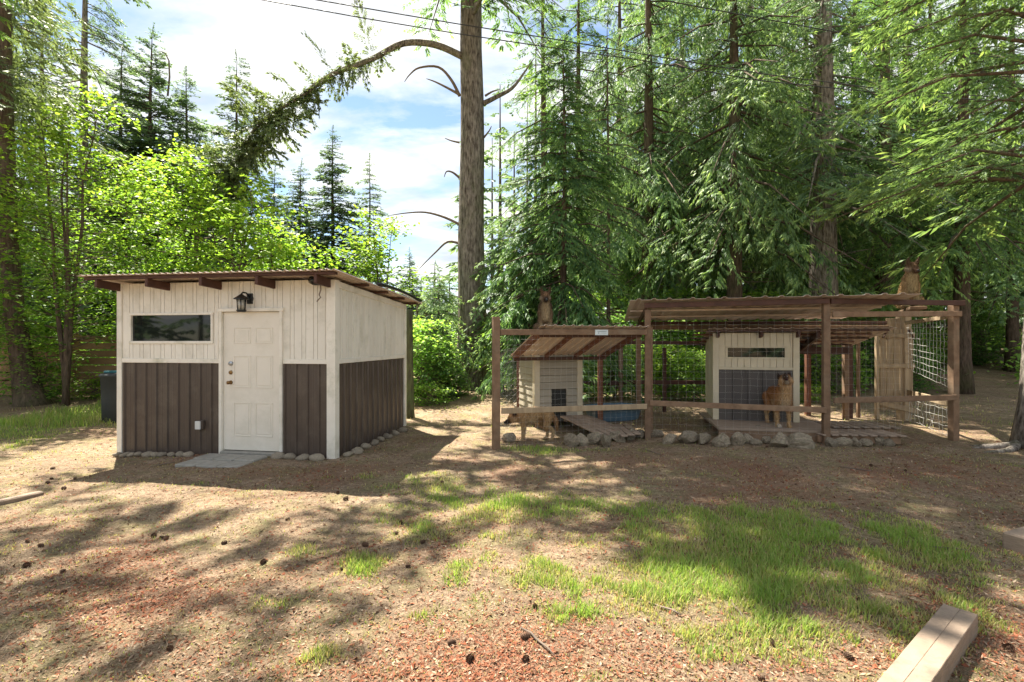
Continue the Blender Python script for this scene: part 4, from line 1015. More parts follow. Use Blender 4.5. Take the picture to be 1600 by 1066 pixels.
def quad_body(coat, back, leg, belly):
    """standing dog, facing +x, paws on z=0; head is added by the caller"""
    P_ = [((0.20, 0, 0.50), (-0.22, 0, 0.52), 0.135, 0.105, coat), ((0.20, 0, 0.44), (0.02, 0, 0.44), 0.125, 0.11, belly), ((0.15, 0, 0.56), (-0.25, 0, 0.575), 0.095, 0.08, back),
          ((-0.22, 0, 0.50), (-0.30, 0, 0.49), 0.11, 0.10, coat), ((0.24, 0, 0.50), (0.27, 0, 0.44), 0.11, 0.09, belly)]
    for s in (-1, 1):
        f = 0.03 * s
        P_ += [((0.22, 0.075 * s, 0.46), (0.20 + f, 0.085 * s, 0.29), 0.065, 0.045, coat), ((0.20 + f, 0.085 * s, 0.29), (0.215 + f, 0.08 * s, 0.09), 0.040, 0.027, leg),
               ((0.215 + f, 0.08 * s, 0.08), (0.225 + f, 0.08 * s, 0.025), 0.028, 0.030, leg), ((0.225 + f, 0.08 * s, 0.028), (0.27 + f, 0.08 * s, 0.022), 0.031, 0.024, leg),
               ((-0.27, 0.065 * s, 0.47), (-0.20 - f, 0.085 * s, 0.31), 0.095, 0.060, coat), ((-0.20 - f, 0.085 * s, 0.31), (-0.34 - f, 0.085 * s, 0.185), 0.052, 0.034, leg),
               ((-0.34 - f, 0.085 * s, 0.185), (-0.315 - f, 0.08 * s, 0.04), 0.029, 0.025, leg), ((-0.315 - f, 0.08 * s, 0.027), (-0.265 - f, 0.08 * s, 0.022), 0.029, 0.023, leg)]
    P_ += [((-0.36, 0, 0.50), (-0.45, 0.0, 0.36), 0.045, 0.050, back), ((-0.45, 0.0, 0.36), (-0.47, 0.0, 0.20), 0.050, 0.022, back)]
    return P_

def head(base, dirv, up, skull, mask, cheek, ear, earlen=0.12, jaw=0.0, s=1.0):
    """prims + extras of a shepherd's head: base = middle of the skull"""
    b = Vector(base); d = Vector(dirv).normalized(); u = (Vector(up) - d * Vector(up).dot(d)).normalized(); r = d.cross(u)
    def at(f, sd, h): return tuple(b + d * f * s + r * sd * s + u * h * s)
    pr = [(at(-0.02, 0, 0), at(0.035, 0, -0.005), 0.088 * s, 0.075 * s, skull), (at(0.05, 0.045, -0.035), at(-0.01, 0.055, -0.04), 0.045 * s, 0.055 * s, cheek), (at(0.05, -0.045, -0.035), at(-0.01, -0.055, -0.04), 0.045 * s, 0.055 * s, cheek),
          (at(0.07, 0, -0.018), at(0.185, 0, -0.032), 0.046 * s, 0.031 * s, mask)]
    ju = -0.05 - jaw * 0.045; 
    pr += [(at(0.05, 0, -0.055), at(0.16 - jaw * 0.04, 0, ju - jaw * 0.05), 0.036 * s, 0.020 * s, mask if jaw == 0 else GREY)]
    for sd in (-1, 1):
        pr += [(at(-0.015, 0.062 * sd, 0.055), at(-0.012, 0.078 * sd, 0.055 + earlen * 0.5), 0.036 * s, 0.026 * s, ear), (at(-0.012, 0.078 * sd, 0.055 + earlen * 0.5), at(-0.008, 0.082 * sd, 0.055 + earlen), 0.024 * s, 0.007 * s, ear),
               (at(-0.005, 0.048 * sd, 0.06), at(-0.008, 0.074 * sd, 0.05 + earlen * 0.7), 0.025 * s, 0.012 * s, ear)]
    ex = [('nose', at(0.205, 0, -0.020), at(0.215, 0, -0.024), 0.020 * s, 0.016 * s, 'nose')]
    for sd in (-1, 1): ex.append(('eye', at(0.078, 0.036 * sd, 0.022), at(0.082, 0.037 * sd, 0.022), 0.0125 * s, 0.0115 * s, 'nose'))
    if jaw > 0:
        ex.append(('mouth', at(0.10, 0, -0.055), at(0.165, 0, -0.075 - jaw * 0.03), 0.026 * s, 0.020 * s, 'mouth'))
        for sd in (-1, 1): ex.append(('tooth', at(0.18, 0.018 * sd, -0.055), at(0.178, 0.018 * sd, -0.072), 0.005 * s, 0.002 * s, 'tooth'))
    return pr, ex

# 1: barking dog on the platform, three-quarter view, muzzle up
pr = quad_body(RUST, (0.20, 0.09, 0.04), GOLD, GOLD)
hp, hx = head((0.36, -0.02, 0.815), (0.72, -0.30, 0.58), (-0.6, 0, 0.8), RUST, (0.09, 0.06, 0.05), GOLD, DARK, 0.085, jaw=1.0)
pr += [((0.22, 0, 0.56), (0.33, 0, 0.78), 0.125, 0.085, RUST), ((0.28, 0, 0.50), (0.35, 0, 0.70), 0.10, 0.075, GOLD), ((0.30, 0, 0.44), (0.31, 0, 0.50), 0.065, 0.06, CREAM)] + hp
pr += [((0.25, -0.08, 0.03), (0.29, -0.08, 0.025), 0.031, 0.026, WHITE), ((0.19, 0.08, 0.03), (0.23, 0.08, 0.025), 0.031, 0.026, WHITE)]
bx, by = (1216 - 800) / F * 8.62, 8.62
dog('barking_dog', (bx, by, 0.2), R(-98), pr, 'rust-brown dog barking with raised muzzle on the plywood platform', hx + [('collar', (0.30, -0.085, 0.70), (0.30, 0.085, 0.70), 0.022, 0.022, 'collar')], scale=1.0)
# 2: tan dog walking left behind the lower rail
pr = quad_body((0.46, 0.30, 0.15), (0.34, 0.20, 0.10), (0.52, 0.37, 0.21), (0.52, 0.38, 0.22))
hp, hx = head((0.42, 0.02, 0.47), (0.86, 0.36, -0.30), (0, 0, 1), TAN, DARK, GOLD, DARK, 0.12)
pr += [((0.22, 0, 0.52), (0.40, 0.01, 0.48), 0.125, 0.09, TAN)] + hp
bx, by = G(834, 687)
dog('tan_dog', (bx, by, gz1(bx, by) - 0.005), R(180 + 12), pr, 'tan shepherd dog with dark muzzle walking left behind the lower rail of the left run', hx, scale=0.86)
# 3, 4: shepherds sitting upright, facing the camera (-y)
def sitter(coat, chest, collar_dark, mask, skull):
    p = [((0, 0.10, 0.16), (0, 0.02, 0.40), 0.145, 0.125, coat), ((0, 0.0, 0.34), (0, -0.04, 0.52), 0.13, 0.105, coat), ((0, -0.075, 0.33), (0, -0.09, 0.50), 0.09, 0.08, chest), ((0, -0.03, 0.50), (0, -0.06, 0.62), 0.105, 0.085, coat), ((0, -0.10, 0.50), (0, -0.115, 0.60), 0.07, 0.06, chest)]
    for s in (-1, 1):
        p += [((0.085 * s, -0.04, 0.42), (0.085 * s, -0.06, 0.25), 0.065, 0.046, coat), ((0.085 * s, -0.06, 0.25), (0.08 * s, -0.075, 0.04), 0.040, 0.028, chest), ((0.08 * s, -0.085, 0.028), (0.08 * s, -0.13, 0.022), 0.032, 0.025, chest),
              ((0.12 * s, 0.10, 0.13), (0.155 * s, -0.02, 0.14), 0.10, 0.065, coat), ((0.15 * s, 0.04, 0.035), (0.15 * s, -0.08, 0.025), 0.035, 0.028, coat), ((0.10 * s, -0.03, 0.51), (0.085 * s, -0.06, 0.57), 0.042, 0.035, collar_dark)]
    p += [((0, 0.22, 0.06), (0.08, 0.36, 0.04), 0.05, 0.03, coat)]
    hp, hx = head((0, -0.09, 0.725), (0, -0.93, -0.32), (0, 0, 1), skull, mask, GREY, (0.10, 0.065, 0.04), 0.125)
    return p + hp, hx
pr, hx = sitter((0.15, 0.10, 0.06), (0.36, 0.28, 0.17), (0.05, 0.035, 0.025), DARK, (0.20, 0.115, 0.06))
d3 = ab(0.95, 0.33); z3 = zf + 0.035 - (zf - zr + 0.055) * (0.33 + 0.10) / (bk + 0.16) + 0.022
dog('sitting_dog', (d3.x, d3.y, z3), R(2), pr, 'dark-faced shepherd sitting on the shade roof behind the top rail of the left run', hx, scale=0.86)
pr, hx = sitter((0.36, 0.24, 0.12), (0.42, 0.33, 0.18), (0.20, 0.13, 0.07), (0.10, 0.055, 0.035), (0.17, 0.10, 0.055))
y4 = 8.95; x4 = (1421 - 800) / F * y4
dog('sitting_dog', (x4, y4, 2.255), R(-12), pr, 'pricked-eared shepherd sitting above the right end of the pen roof', hx, scale=0.98)
# ------------------------------------------------------------------ vegetation
RNG = np.random.default_rng(11)

def bough(seed, n_tw, n_sp, sl, sw, droop, hang, wide=0.42, lift=0.0, curl=0.25):
    """unit-length conifer bough along +x. returns quads (m,4,3) and tint (m,)"""
    rg = np.random.default_rng(seed); Q = []; T = []
    def spray(p, d, nrm, l, w, t):
        d = d / np.linalg.norm(d); s = np.cross(d, nrm); s /= (np.linalg.norm(s) + 1e-9)
        tip = p + d * l; tip[2] -= 0.25 * l * hang; mid = p + d * l * 0.45
        Q.append(np.stack([p, mid + s * w * 0.5, tip, mid - s * w * 0.5])); T.append(t)
    bend = rg.uniform(-0.14, 0.14)
    for i in range(n_tw):
        if rg.uniform() < 0.13: continue
        x = 0.10 + 0.90 * (i + rg.uniform(0, 0.8)) / n_tw; side = 1 if i % 2 else -1
        z0 = lift * x - droop * x * x; base = np.array([x, 0.015 * side + bend * x * x, z0 + rg.normal(0, 0.012)])
        tl = (wide * (1 - x) ** 0.7 + 0.05) * rg.choice([rg.uniform(0.25, 0.7), rg.uniform(0.7, 1.3)]) * min(1.0, 0.35 + x * 2.2); ang = math.radians(rg.uniform(22, 78))
        d = np.array([math.cos(ang), side * math.sin(ang), -hang * rg.uniform(0.1, 1.2) + rg.normal(0, 0.16)])
        d /= np.linalg.norm(d)
        for j in range(n_sp):
            t = (j + rg.uniform(0.1, 0.9)) / n_sp; p = base + d * tl * t; p = p.copy(); p[2] -= curl * hang * (t * tl) ** 2 * 2
            for s in (-1, 1):
                a = s * math.radians(rg.uniform(20, 50)); ca, sa = math.cos(a), math.sin(a)
                dd = np.array([d[0] * ca - d[1] * sa, d[0] * sa + d[1] * ca, d[2] - hang * rg.uniform(0.2, 0.9) - rg.uniform(-0.12, 0.12)])
                nrm = np.array([rg.normal(0, 0.45), rg.normal(0, 0.45), 1.0])
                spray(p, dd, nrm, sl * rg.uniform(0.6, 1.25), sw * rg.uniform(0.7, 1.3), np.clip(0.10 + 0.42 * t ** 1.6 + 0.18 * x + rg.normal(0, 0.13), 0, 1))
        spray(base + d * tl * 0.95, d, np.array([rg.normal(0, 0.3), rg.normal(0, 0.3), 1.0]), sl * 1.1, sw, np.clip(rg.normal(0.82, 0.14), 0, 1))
    spray(np.array([0.96, 0, lift * 0.96 - droop * 0.92]), np.array([1, 0, -droop]), np.array([0, 0, 1.0]), sl * 1.3, sw * 1.1, 0.9)
    return np.array(Q), np.array(T)

STY = {
 'fir':     [bough(100 + k, 28, 8, 0.072, 0.0165, 0.30, 0.22, 0.40, 0.10) for k in range(4)],
 'hemlock': [bough(200 + k, 30, 9, 0.062, 0.0135, 0.42, 0.95, 0.34, 0.05, 0.6) for k in range(4)],
 'cedar':   [bough(300 + k, 26, 8, 0.088, 0.0190, 0.55, 0.75, 0.42, 0.12, 0.6) for k in range(4)],
 'hemfine': [bough(220 + k, 42, 15, 0.034, 0.0080, 0.42, 0.80, 0.34, 0.05, 0.6) for k in range(3)],
 'firfine': [bough(120 + k, 40, 13, 0.038, 0.0092, 0.30, 0.30, 0.38, 0.08) for k in range(3)],
 'cedfine': [bough(320 + k, 34, 12, 0.054, 0.0115, 0.55, 0.75, 0.42, 0.12, 0.6) for k in range(3)],
 'near':    [bough(400 + k, 40, 21, 0.027, 0.0062, 0.26, 0.40, 0.36, 0.10, 0.5) for k in range(4)],
 'far':     [bough(500 + k, 18, 4, 0.13, 0.046, 0.22, 0.25, 0.40, 0.08) for k in range(4)],
 'vfar':    [bough(600 + k, 6, 2, 0.34, 0.15, 0.22, 0.25, 0.40, 0.05) for k in range(3)],
}

def place(tpl, pos, yaw, pitch, L, ws=1.0, roll=0.0):
    Q, T = tpl
    q = Q.reshape(-1, 3) * np.array([L, L * ws, L])
    cr, sr = math.cos(roll), math.sin(roll); q = np.stack([q[:, 0], q[:, 1] * cr - q[:, 2] * sr, q[:, 1] * sr + q[:, 2] * cr], 1)
    cp, sp = math.cos(pitch), math.sin(pitch); q = np.stack([q[:, 0] * cp - q[:, 2] * sp, q[:, 1], q[:, 0] * sp + q[:, 2] * cp], 1)
    cy, sy = math.cos(yaw), math.sin(yaw); q = np.stack([q[:, 0] * cy - q[:, 1] * sy, q[:, 0] * sy + q[:, 1] * cy, q[:, 2]], 1)
    return q + np.asarray(pos), T

def leaf_mesh(name, qs, ts):
    V = np.concatenate(qs); T = np.repeat(np.concatenate(ts), 4)
    return mesh_np(name, V, [np.arange(len(V)).reshape(-1, 4)], T)

def trunk_mb(H, r0, seed, lean=(0, 0), wig=0.05, flare=1.35, n=10, segs=12, pts=None):
    rg = random.Random(seed); P_ = []; Rr = []
    for i in range(segs + 1):
        t = i / segs; z = -0.25 + (H + 0.25) * t
        P_.append(Vector((lean[0] * t + wig * math.sin(t * 5 + seed) * t * 1.5, lean[1] * t + wig * math.cos(t * 4 + seed) * t, z)))
        Rr.append(r0 * ((1 - t) ** 0.8 * 0.97 + 0.03) * (1 + (flare - 1) * math.exp(-max(0, z) / (r0 * 1.6))))
    mb = MB(); mb.tube(P_, Rr, n); return mb, P_

def axis_at(P_, z):
    for a, b in zip(P_[:-1], P_[1:]):
        if a.z <= z <= b.z: return a.lerp(b, (z - a.z) / (b.z - a.z + 1e-9))
    return P_[-1]

FINE = {'hemlock': 'hemfine', 'fir': 'firfine', 'cedar': 'cedfine'}
def conifer_meshes(name, seed, H, h0, Rm, style, nb, r0, pw=0.75, droop=(-0.15, -0.45), lean=(0, 0), dead=8, inner=0.55, flare=1.35, ws=1.0, dirbias=None, minlen=0.35, roundness=0.0):
    rg = random.Random(seed); mb, P_ = trunk_mb(H, r0, seed, lean, flare=flare)
    qs, ts = [], []; tp = STY[style]
    for k in range(nb):
        f = (k + rg.random()) / nb; f = f ** (1.2 if H > 15 else 0.95); h = h0 + (H - h0 - 0.1) * f
        L = Rm * ((1 - f) ** pw) * rg.uniform(inner, 1.08) * (1 - roundness * math.exp(-f * 6)) + minlen * rg.uniform(0.6, 1.2)
        yaw = rg.uniform(0, 2 * math.pi) if not dirbias else rg.gauss(dirbias[0], dirbias[1])
        pit = droop[1] + (droop[0] - droop[1]) * f + rg.gauss(0, 0.09)
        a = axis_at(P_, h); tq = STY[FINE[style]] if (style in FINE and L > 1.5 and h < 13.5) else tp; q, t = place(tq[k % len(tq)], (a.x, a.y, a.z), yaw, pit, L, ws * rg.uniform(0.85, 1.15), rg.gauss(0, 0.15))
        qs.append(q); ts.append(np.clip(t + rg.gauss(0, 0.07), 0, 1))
        if style not in ('vfar',) and L > 0.6:
            d = Vector((math.cos(yaw) * math.cos(pit), math.sin(yaw) * math.cos(pit), math.sin(pit))); rr = 0.010 + 0.011 * L
            mid = a + d * L * 0.45 - Vector((0, 0, 0.02 * L)); tip = a + d * L * 0.92 - Vector((0, 0, 0.20 * L))
            mb.tube([a, mid, tip], [rr, rr * 0.6, 0.004], 4, False)
    q, t = place(tp[0], (P_[-1].x, P_[-1].y, P_[-1].z - 0.3), 0, math.pi / 2, 0.6, 0.5); qs.append(q); ts.append(t)
    for k in range(dead):           # dead snags below the crown
        h = rg.uniform(1.6, max(2.0, h0 + 1.0)); a = axis_at(P_, h); yaw = rg.uniform(0, 6.28); L = rg.uniform(0.3, 1.3)
        d = Vector((math.cos(yaw), math.sin(yaw), rg.uniform(-0.25, 0.15))); b = a + d * L; c = b + Vector((rg.uniform(-0.2, 0.2), rg.uniform(-0.2, 0.2), rg.uniform(-0.25, 0.1)))
        mb.tube([a, b, c], [0.022, 0.011, 0.004], 4, False)
    return mb.mesh(name + '_trunk'), leaf_mesh(name + '_crown', qs, ts)

def tree(name, px, Y, meshes, bark, leafm, label, rz=0.0, s=1.0, group=None, cat='tree', X=None):
    x = (px - 800) / F * Y if X is None else X
    e = empty(name, (x, Y, gz1(x, Y)), rz, label, cat, group); e.scale = (s, s, s)
    t = bpy.data.objects.new('trunk', meshes[0]); link(t, e)
    if not meshes[0].materials: meshes[0].materials.append(M[bark])
    else: 
        t.material_slots[0].link = 'OBJECT'; t.material_slots[0].material = M[bark]
    c = bpy.data.objects.new('crown', meshes[1]); link(c, e)
    if not meshes[1].materials: meshes[1].materials.append(M[leafm])
    else:
        c.material_slots[0].link = 'OBJECT'; c.material_slots[0].material = M[leafm]
    return e

# ---- the great fir behind the shed
BFX, BFY = (737 - 800) / F * 15.4, 15.4
bfz = gz1(BFX, BFY)
bf = empty('great_fir', (BFX, BFY, bfz), 0, 'huge bare-trunked fir with an arching limb between shed and dog run', 'tree')
mb = MB(); PP = []; RR = []; NS = 20; zs = [-0.3, 0, 0.15, 0.4, 0.8, 1.4, 2.2, 3.2, 4.5, 6, 7.5, 9, 10.5, 12, 14, 17, 20, 23, 26, 29]
for z in zs:
    PP.append(Vector((0.02 * math.sin(z), 0.03 * math.cos(z * 0.7), z))); RR.append(0.44 * (1 - max(0, z) / 31) ** 0.7 * (1 + 0.42 * math.exp(-max(0, z) / 0.8)))
mb.tube(PP, RR, 28)
# furrowed bark: push vertices in and out in vertical ridges
vv = []
for (x, y, z) in mb.v:
    t = math.atan2(y, x); r = math.hypot(x, y); k = 1 + 0.045 * math.sin(t * 14 + math.sin(z * 1.7) * 1.2) + 0.03 * mnoise.noise(Vector((x * 4, y * 4, z * 0.9))); vv.append((x * k, y * k, z))
mb.v = vv
mb.build('trunk', M['bark_fir'], bf)
rg = random.Random(5); qs, ts = [], []; lm = MB()
for k in range(74):
    h = 11.2 + (29 - 11.2) * ((k + rg.random()) / 74) ** 0.9; f = (h - 11.2) / 17.8
    L = 4.6 * (1 - f) ** 0.7 * rg.uniform(0.55, 1.05) + 0.6; yaw = rg.uniform(0, 6.283); pit = -0.38 + 0.35 * f + rg.gauss(0, 0.1)
    if h < 13 and math.cos(yaw) < -0.2: continue
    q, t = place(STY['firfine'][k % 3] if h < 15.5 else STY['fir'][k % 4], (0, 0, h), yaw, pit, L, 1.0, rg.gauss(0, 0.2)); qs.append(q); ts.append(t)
    d = Vector((math.cos(yaw) * math.cos(pit), math.sin(yaw) * math.cos(pit), math.sin(pit))); lm.tube([(0, 0, h), Vector((0, 0, h)) + d * L * 0.5, Vector((0, 0, h)) + d * L * 0.9 - Vector((0, 0, 0.2 * L))], [0.02 + 0.012 * L, 0.012 + 0.006 * L, 0.004], 5, False)
for k in range(9):  # long forward limbs, added above the view to dapple the yard with shade
    h = rg.uniform(12.6, 17.5); L = rg.uniform(4.2, 6.6); yaw = -math.pi / 2 + rg.uniform(-0.95, 0.45); pit = rg.uniform(-0.22, -0.02)
    q, t = place(STY['fir'][k % 4], (0, 0, h), yaw, pit, L, 0.9); qs.append(q); ts.append(t)
    d = Vector((math.cos(yaw) * math.cos(pit), math.sin(yaw) * math.cos(pit), math.sin(pit))); lm.tube([(0, 0, h), Vector((0, 0, h)) + d * L * 0.5, Vector((0, 0, h)) + d * L * 0.9 - Vector((0, 0, 0.2 * L))], [0.09, 0.05, 0.006], 5, False)
for k in range(7):  # further unseen limbs, added and aimed to shade the middle foreground
    h = rg.uniform(12.4, 15.0); L = rg.uniform(5.8, 7.4); yaw = -2.0 + rg.uniform(-0.32, 0.38); pit = rg.uniform(-0.15, 0.02)
    q, t = place(STY['fir'][k % 4], (0, 0, h), yaw, pit, L, 0.8); qs.append(q); ts.append(t)
    d = Vector((math.cos(yaw) * math.cos(pit), math.sin(yaw) * math.cos(pit), math.sin(pit))); lm.tube([(0, 0, h), Vector((0, 0, h)) + d * L * 0.5, Vector((0, 0, h)) + d * L * 0.9 - Vector((0, 0, 0.2 * L))], [0.10, 0.06, 0.006], 5, False)
cr = bpy.data.objects.new('crown', leaf_mesh('great_fir_crown', qs, ts)); cr.data.materials.append(M['fir']); link(cr, bf)
lm.build('limbs', M['bark_fir'], bf)
def limb(name, pix, rad, mt='twig', Y0=15.4, n=7):
    pts = [P(a, b, (c if len(t_) > 2 else Y0)) - bf.location for t_ in pix for (a, b, c) in [(*t_, Y0)[:3]]]
    # smooth with Catmull-Rom
    out = []; rr = []
    for i in range(len(pts) - 1):
        p0, p1, p2, p3 = pts[max(0, i - 1)], pts[i], pts[i + 1], pts[min(len(pts) - 1, i + 2)]
        for s in range(4):
            t = s / 4; out.append(0.5 * ((2 * p1) + (p2 - p0) * t + (2 * p0 - 5 * p1 + 4 * p2 - p3) * t * t + (3 * p1 - p0 - 3 * p2 + p3) * t ** 3)); rr.append(rad * (1 - (i + t) / (len(pts) - 1)) ** 0.8 + 0.008)
    out.append(pts[-1]); rr.append(0.008)
    return MB().tube(out, rr, n).build(name, M[mt], bf), out
arch, ap = limb('arching_limb', [(722, 88, 15.3), (680, 70, 15.0), (630, 68, 14.7), (580, 93, 14.4), (520, 116, 14.1), (470, 150, 13.9), (420, 182, 13.8), (385, 218, 13.7), (362, 255, 13.7), (350, 285, 13.7)], 0.10, 'bark_fir')
qs, ts = [], []; n = len(ap)
for i, p in enumerate(ap):
    f = i / (n - 1)
    if f < 0.30: continue
    for k in range(17 if f > 0.55 else 8):
        yaw = rg.uniform(0, 6.28); L = rg.choice([0.3, 0.45, 0.6, 0.95]) * rg.uniform(0.8, 1.15) * (1.15 if f > 0.6 else 0.85); pit = rg.choice([-1.4, -1.2, -0.8, -0.3, 0.3, 0.7]) + rg.gauss(0, 0.2)
        if f > 0.75: pit -= 0.35
        q, t = place(STY['far'][k % 4], tuple(p), yaw, pit, L, 0.7); qs.append(q); ts.append(np.clip(t * 0.8, 0, 1))
    if 0.33 < f < 0.45 and i % 2 == 0:      # spray that stands up from the limb
        q, t = place(STY['fir'][i % 4], tuple(p), rg.uniform(0, 6.28), rg.uniform(0.9, 1.4), 1.35, 0.8); qs.append(q); ts.append(t)
lf = bpy.data.objects.new('hanging_foliage', leaf_mesh('arch_foliage', qs, ts)); lf.data.materials.append(M['olivefir']); link(lf, arch)
limb('dead_branch', [(718, 150), (705, 125), (685, 105), (655, 106), (640, 117), (632, 128)], 0.045)
limb('dead_branch', [(718, 148), (700, 138), (680, 128), (666, 123)], 0.04)
limb('dead_branch', [(755, 162), (775, 152), (800, 138), (818, 115), (835, 90)], 0.075, 'bark_fir')
limb('dead_branch', [(758, 150), (770, 143), (782, 140)], 0.03)
limb('dead_branch', [(720, 352), (695, 340), (665, 332), (635, 333), (608, 337)], 0.04)
limb('dead_branch', [(720, 280), (708, 270), (698, 268), (694, 277)], 0.035)
limb('dead_branch', [(718, 223), (705, 220), (695, 216)], 0.025)
limb('dead_branch', [(756, 215), (764, 205), (768, 197)], 0.025)
limb('dead_branch', [(722, 382), (700, 378), (680, 395), (655, 420)], 0.04)
limb('dead_branch', [(735, 40), (728, 20), (722, -20)], 0.10, 'bark_fir')

# ---- shared conifer meshes
CM = {}
CM['hemA'] = conifer_meshes('hemlock_a', 1, 16.5, 4.6, 4.0, 'hemlock', 112, 0.26, 0.55, (-0.05, -0.42), inner=0.45, dead=16)
CM['hemB'] = conifer_meshes('hemlock_b', 2, 18, 5.4, 3.8, 'hemlock', 108, 0.27, 0.6, (-0.05, -0.40), inner=0.45, dead=16)
CM['firA'] = conifer_meshes('fir_a', 3, 21, 5.8, 4.4, 'fir', 105, 0.46, 0.6, (-0.02, -0.40), inner=0.4, dead=22)
CM['firB'] = conifer_meshes('fir_b', 4, 17, 3.6, 3.4, 'fir', 100, 0.20, 0.65, (-0.02, -0.38), inner=0.5, dead=12)
CM['cedA'] = conifer_meshes('cedar_a', 5, 9.3, 1.7, 2.3, 'cedar', 150, 0.11, 0.72, (0.15, -0.30), inner=0.6, dead=2)
CM['cedB'] = conifer_meshes('cedar_b', 6, 4.9, 1.3, 1.35, 'cedar', 70, 0.06, 0.5, (0.0, -0.35), inner=0.6, dead=2)
CM['thin'] = conifer_meshes('thin', 7, 11, 4.0, 1.6, 'hemlock', 60, 0.07, 0.6, (0.0, -0.4), inner=0.5, dead=16)
CM['fa'] = conifer_meshes('far_a', 8, 15, 1.0, 3.7, 'far', 270, 0.20, 0.9, (0.25, -0.25), inner=0.65, dead=0)
CM['fb'] = conifer_meshes('far_b', 9, 12, 0.6, 2.7, 'far', 260, 0.16, 0.85, (0.15, -0.25), inner=0.75, dead=0)
CM['fc'] = conifer_meshes('far_c', 10, 15, 3.0, 2.5, 'far', 125, 0.17, 0.7, (0.10, -0.20), inner=0.4, dead=6)
CM['tallL'] = conifer_meshes('tall_left', 12, 21, 5.0, 3.6, 'fir', 95, 0.24, 0.55, (-0.02, -0.45), inner=0.45, dead=12)

tree('cedar_tree', 880, 12.9, CM['cedA'], 'bark_dark', 'cedar', 'lush drooping cedar right of the huge fir, above the left dog run', 0.3)
tree('cedar_sapling', 785, 14.6, CM['cedB'], 'bark_dark', 'hemlock', 'young grey-green cedar drooping beside the right of the huge fir trunk', 1.0, 0.95)
tree('cedar_sapling', 828, 13.6, CM['cedB'], 'bark_dark', 'cedar', 'young cedar between the huge fir trunk and the lush cedar', 2.4, 0.95)
tree('cedar_sapling', 686, 14.3, CM['cedB'], 'bark_dark', 'hemlock', 'young cedar spraying out left of the huge fir trunk beside the shed', 4.1, 0.72)
tree('slender_hemlock', 950, 14.3, CM['thin'], 'bark_dark', 'hemlock', 'slender young hemlock with thin straight trunk right of the lush cedar', 0.7)
tree('hemlock_tree', 1012, 17.5, CM['hemB'], 'bark_dark', 'hemlock', 'drooping hemlock standing behind the gap between the two dog runs', 2.0)
tree('hemlock_tree', 1066, 19.5, CM['hemA'], 'bark_pale', 'hemlock', 'hemlock with thin pale trunk left of the dark trunk above the pen roof', 4.0, 1.05)
tree('hemlock_tree', 1147, 15.0, CM['hemA'], 'bark_dark', 'firlight', 'hemlock with snag-covered brown trunk rising behind the middle of the pen roof', 0.4)
tree('hemlock_tree', 1173, 20.0, CM['hemB'], 'bark_pale', 'hemlock', 'smooth grey-trunked hemlock close behind the snag-covered brown trunk', 5.1, 1.1)
tree('fir_tree', 1286, 15.6, CM['firA'], 'bark_fir', 'hemlock', 'broad furrowed fir trunk rising behind the pen roof above the middle post', 1.2)
tree('fir_tree', 1382, 18.5, CM['firA'], 'bark_dark', 'fir', 'dark fir with crossing limbs right of the broad furrowed fir', 3.9, 0.8)
tree('hemlock_tree', 1503, 14.2, CM['hemB'], 'bark_dark', 'fir', 'hemlock trunk standing just right of the seated dog on the pen roof', 2.7, 0.82)
tree('fir_tree', 1582, 20.0, CM['firB'], 'bark_dark', 'hemlock', 'dark thick trunk in the shaded woods at the right edge', 0.5, 1.1)
tree('fir_tree', 905, 20.5, CM['firB'], 'bark_dark', 'fir', 'fir behind the lush cedar left of the hemlocks', 1.5, 1.05)
tree('hemlock_tree', 1225, 21.5, CM['hemA'], 'bark_pale', 'hemlock', 'distant hemlock between the grey trunk and the broad fir', 3.0, 1.05)
tree('fir_tree', 1450, 23.0, CM['firB'], 'bark_dark', 'fir', 'distant fir behind the seated dog on the right', 5.0, 1.15)
for (px, Y, key, lf_, rz, s_, lab) in ((968, 25.0, 'hemA', 'hemlock', 1.1, 1.25, 'far hemlock showing between the slender hemlock and the drooping hemlock'),
        (1105, 24.0, 'hemB', 'fir', 2.6, 1.15, 'far hemlock showing between the pale thin trunk and the snag-covered trunk'), (1195, 26.5, 'firB', 'hemlock', 0.9, 1.3, 'far fir just right of the smooth grey trunk'),
        (1262, 25.0, 'hemA', 'fir', 5.0, 1.3, 'far hemlock just left of the broad furrowed fir'), (1335, 23.5, 'hemB', 'hemlock', 3.6, 1.2, 'far hemlock just right of the broad furrowed fir'),
        (1412, 21.0, 'hemA', 'fir', 1.9, 1.1, 'hemlock in the shade directly behind the seated dog on the right'), (1525, 25.0, 'hemA', 'hemlock', 4.4, 1.25, 'far hemlock beyond the stone edging near the right edge'),
        (850, 24.5, 'firB', 'hemlock', 3.3, 1.25, 'far fir showing left of the lush cedar top'), (1040, 22.5, 'firB', 'fir', 5.7, 1.2, 'far fir behind the gap left of the pen roof')):
    tree('far_conifer', px, Y, CM[key], 'bark_dark', lf_, lab, rz, s_)
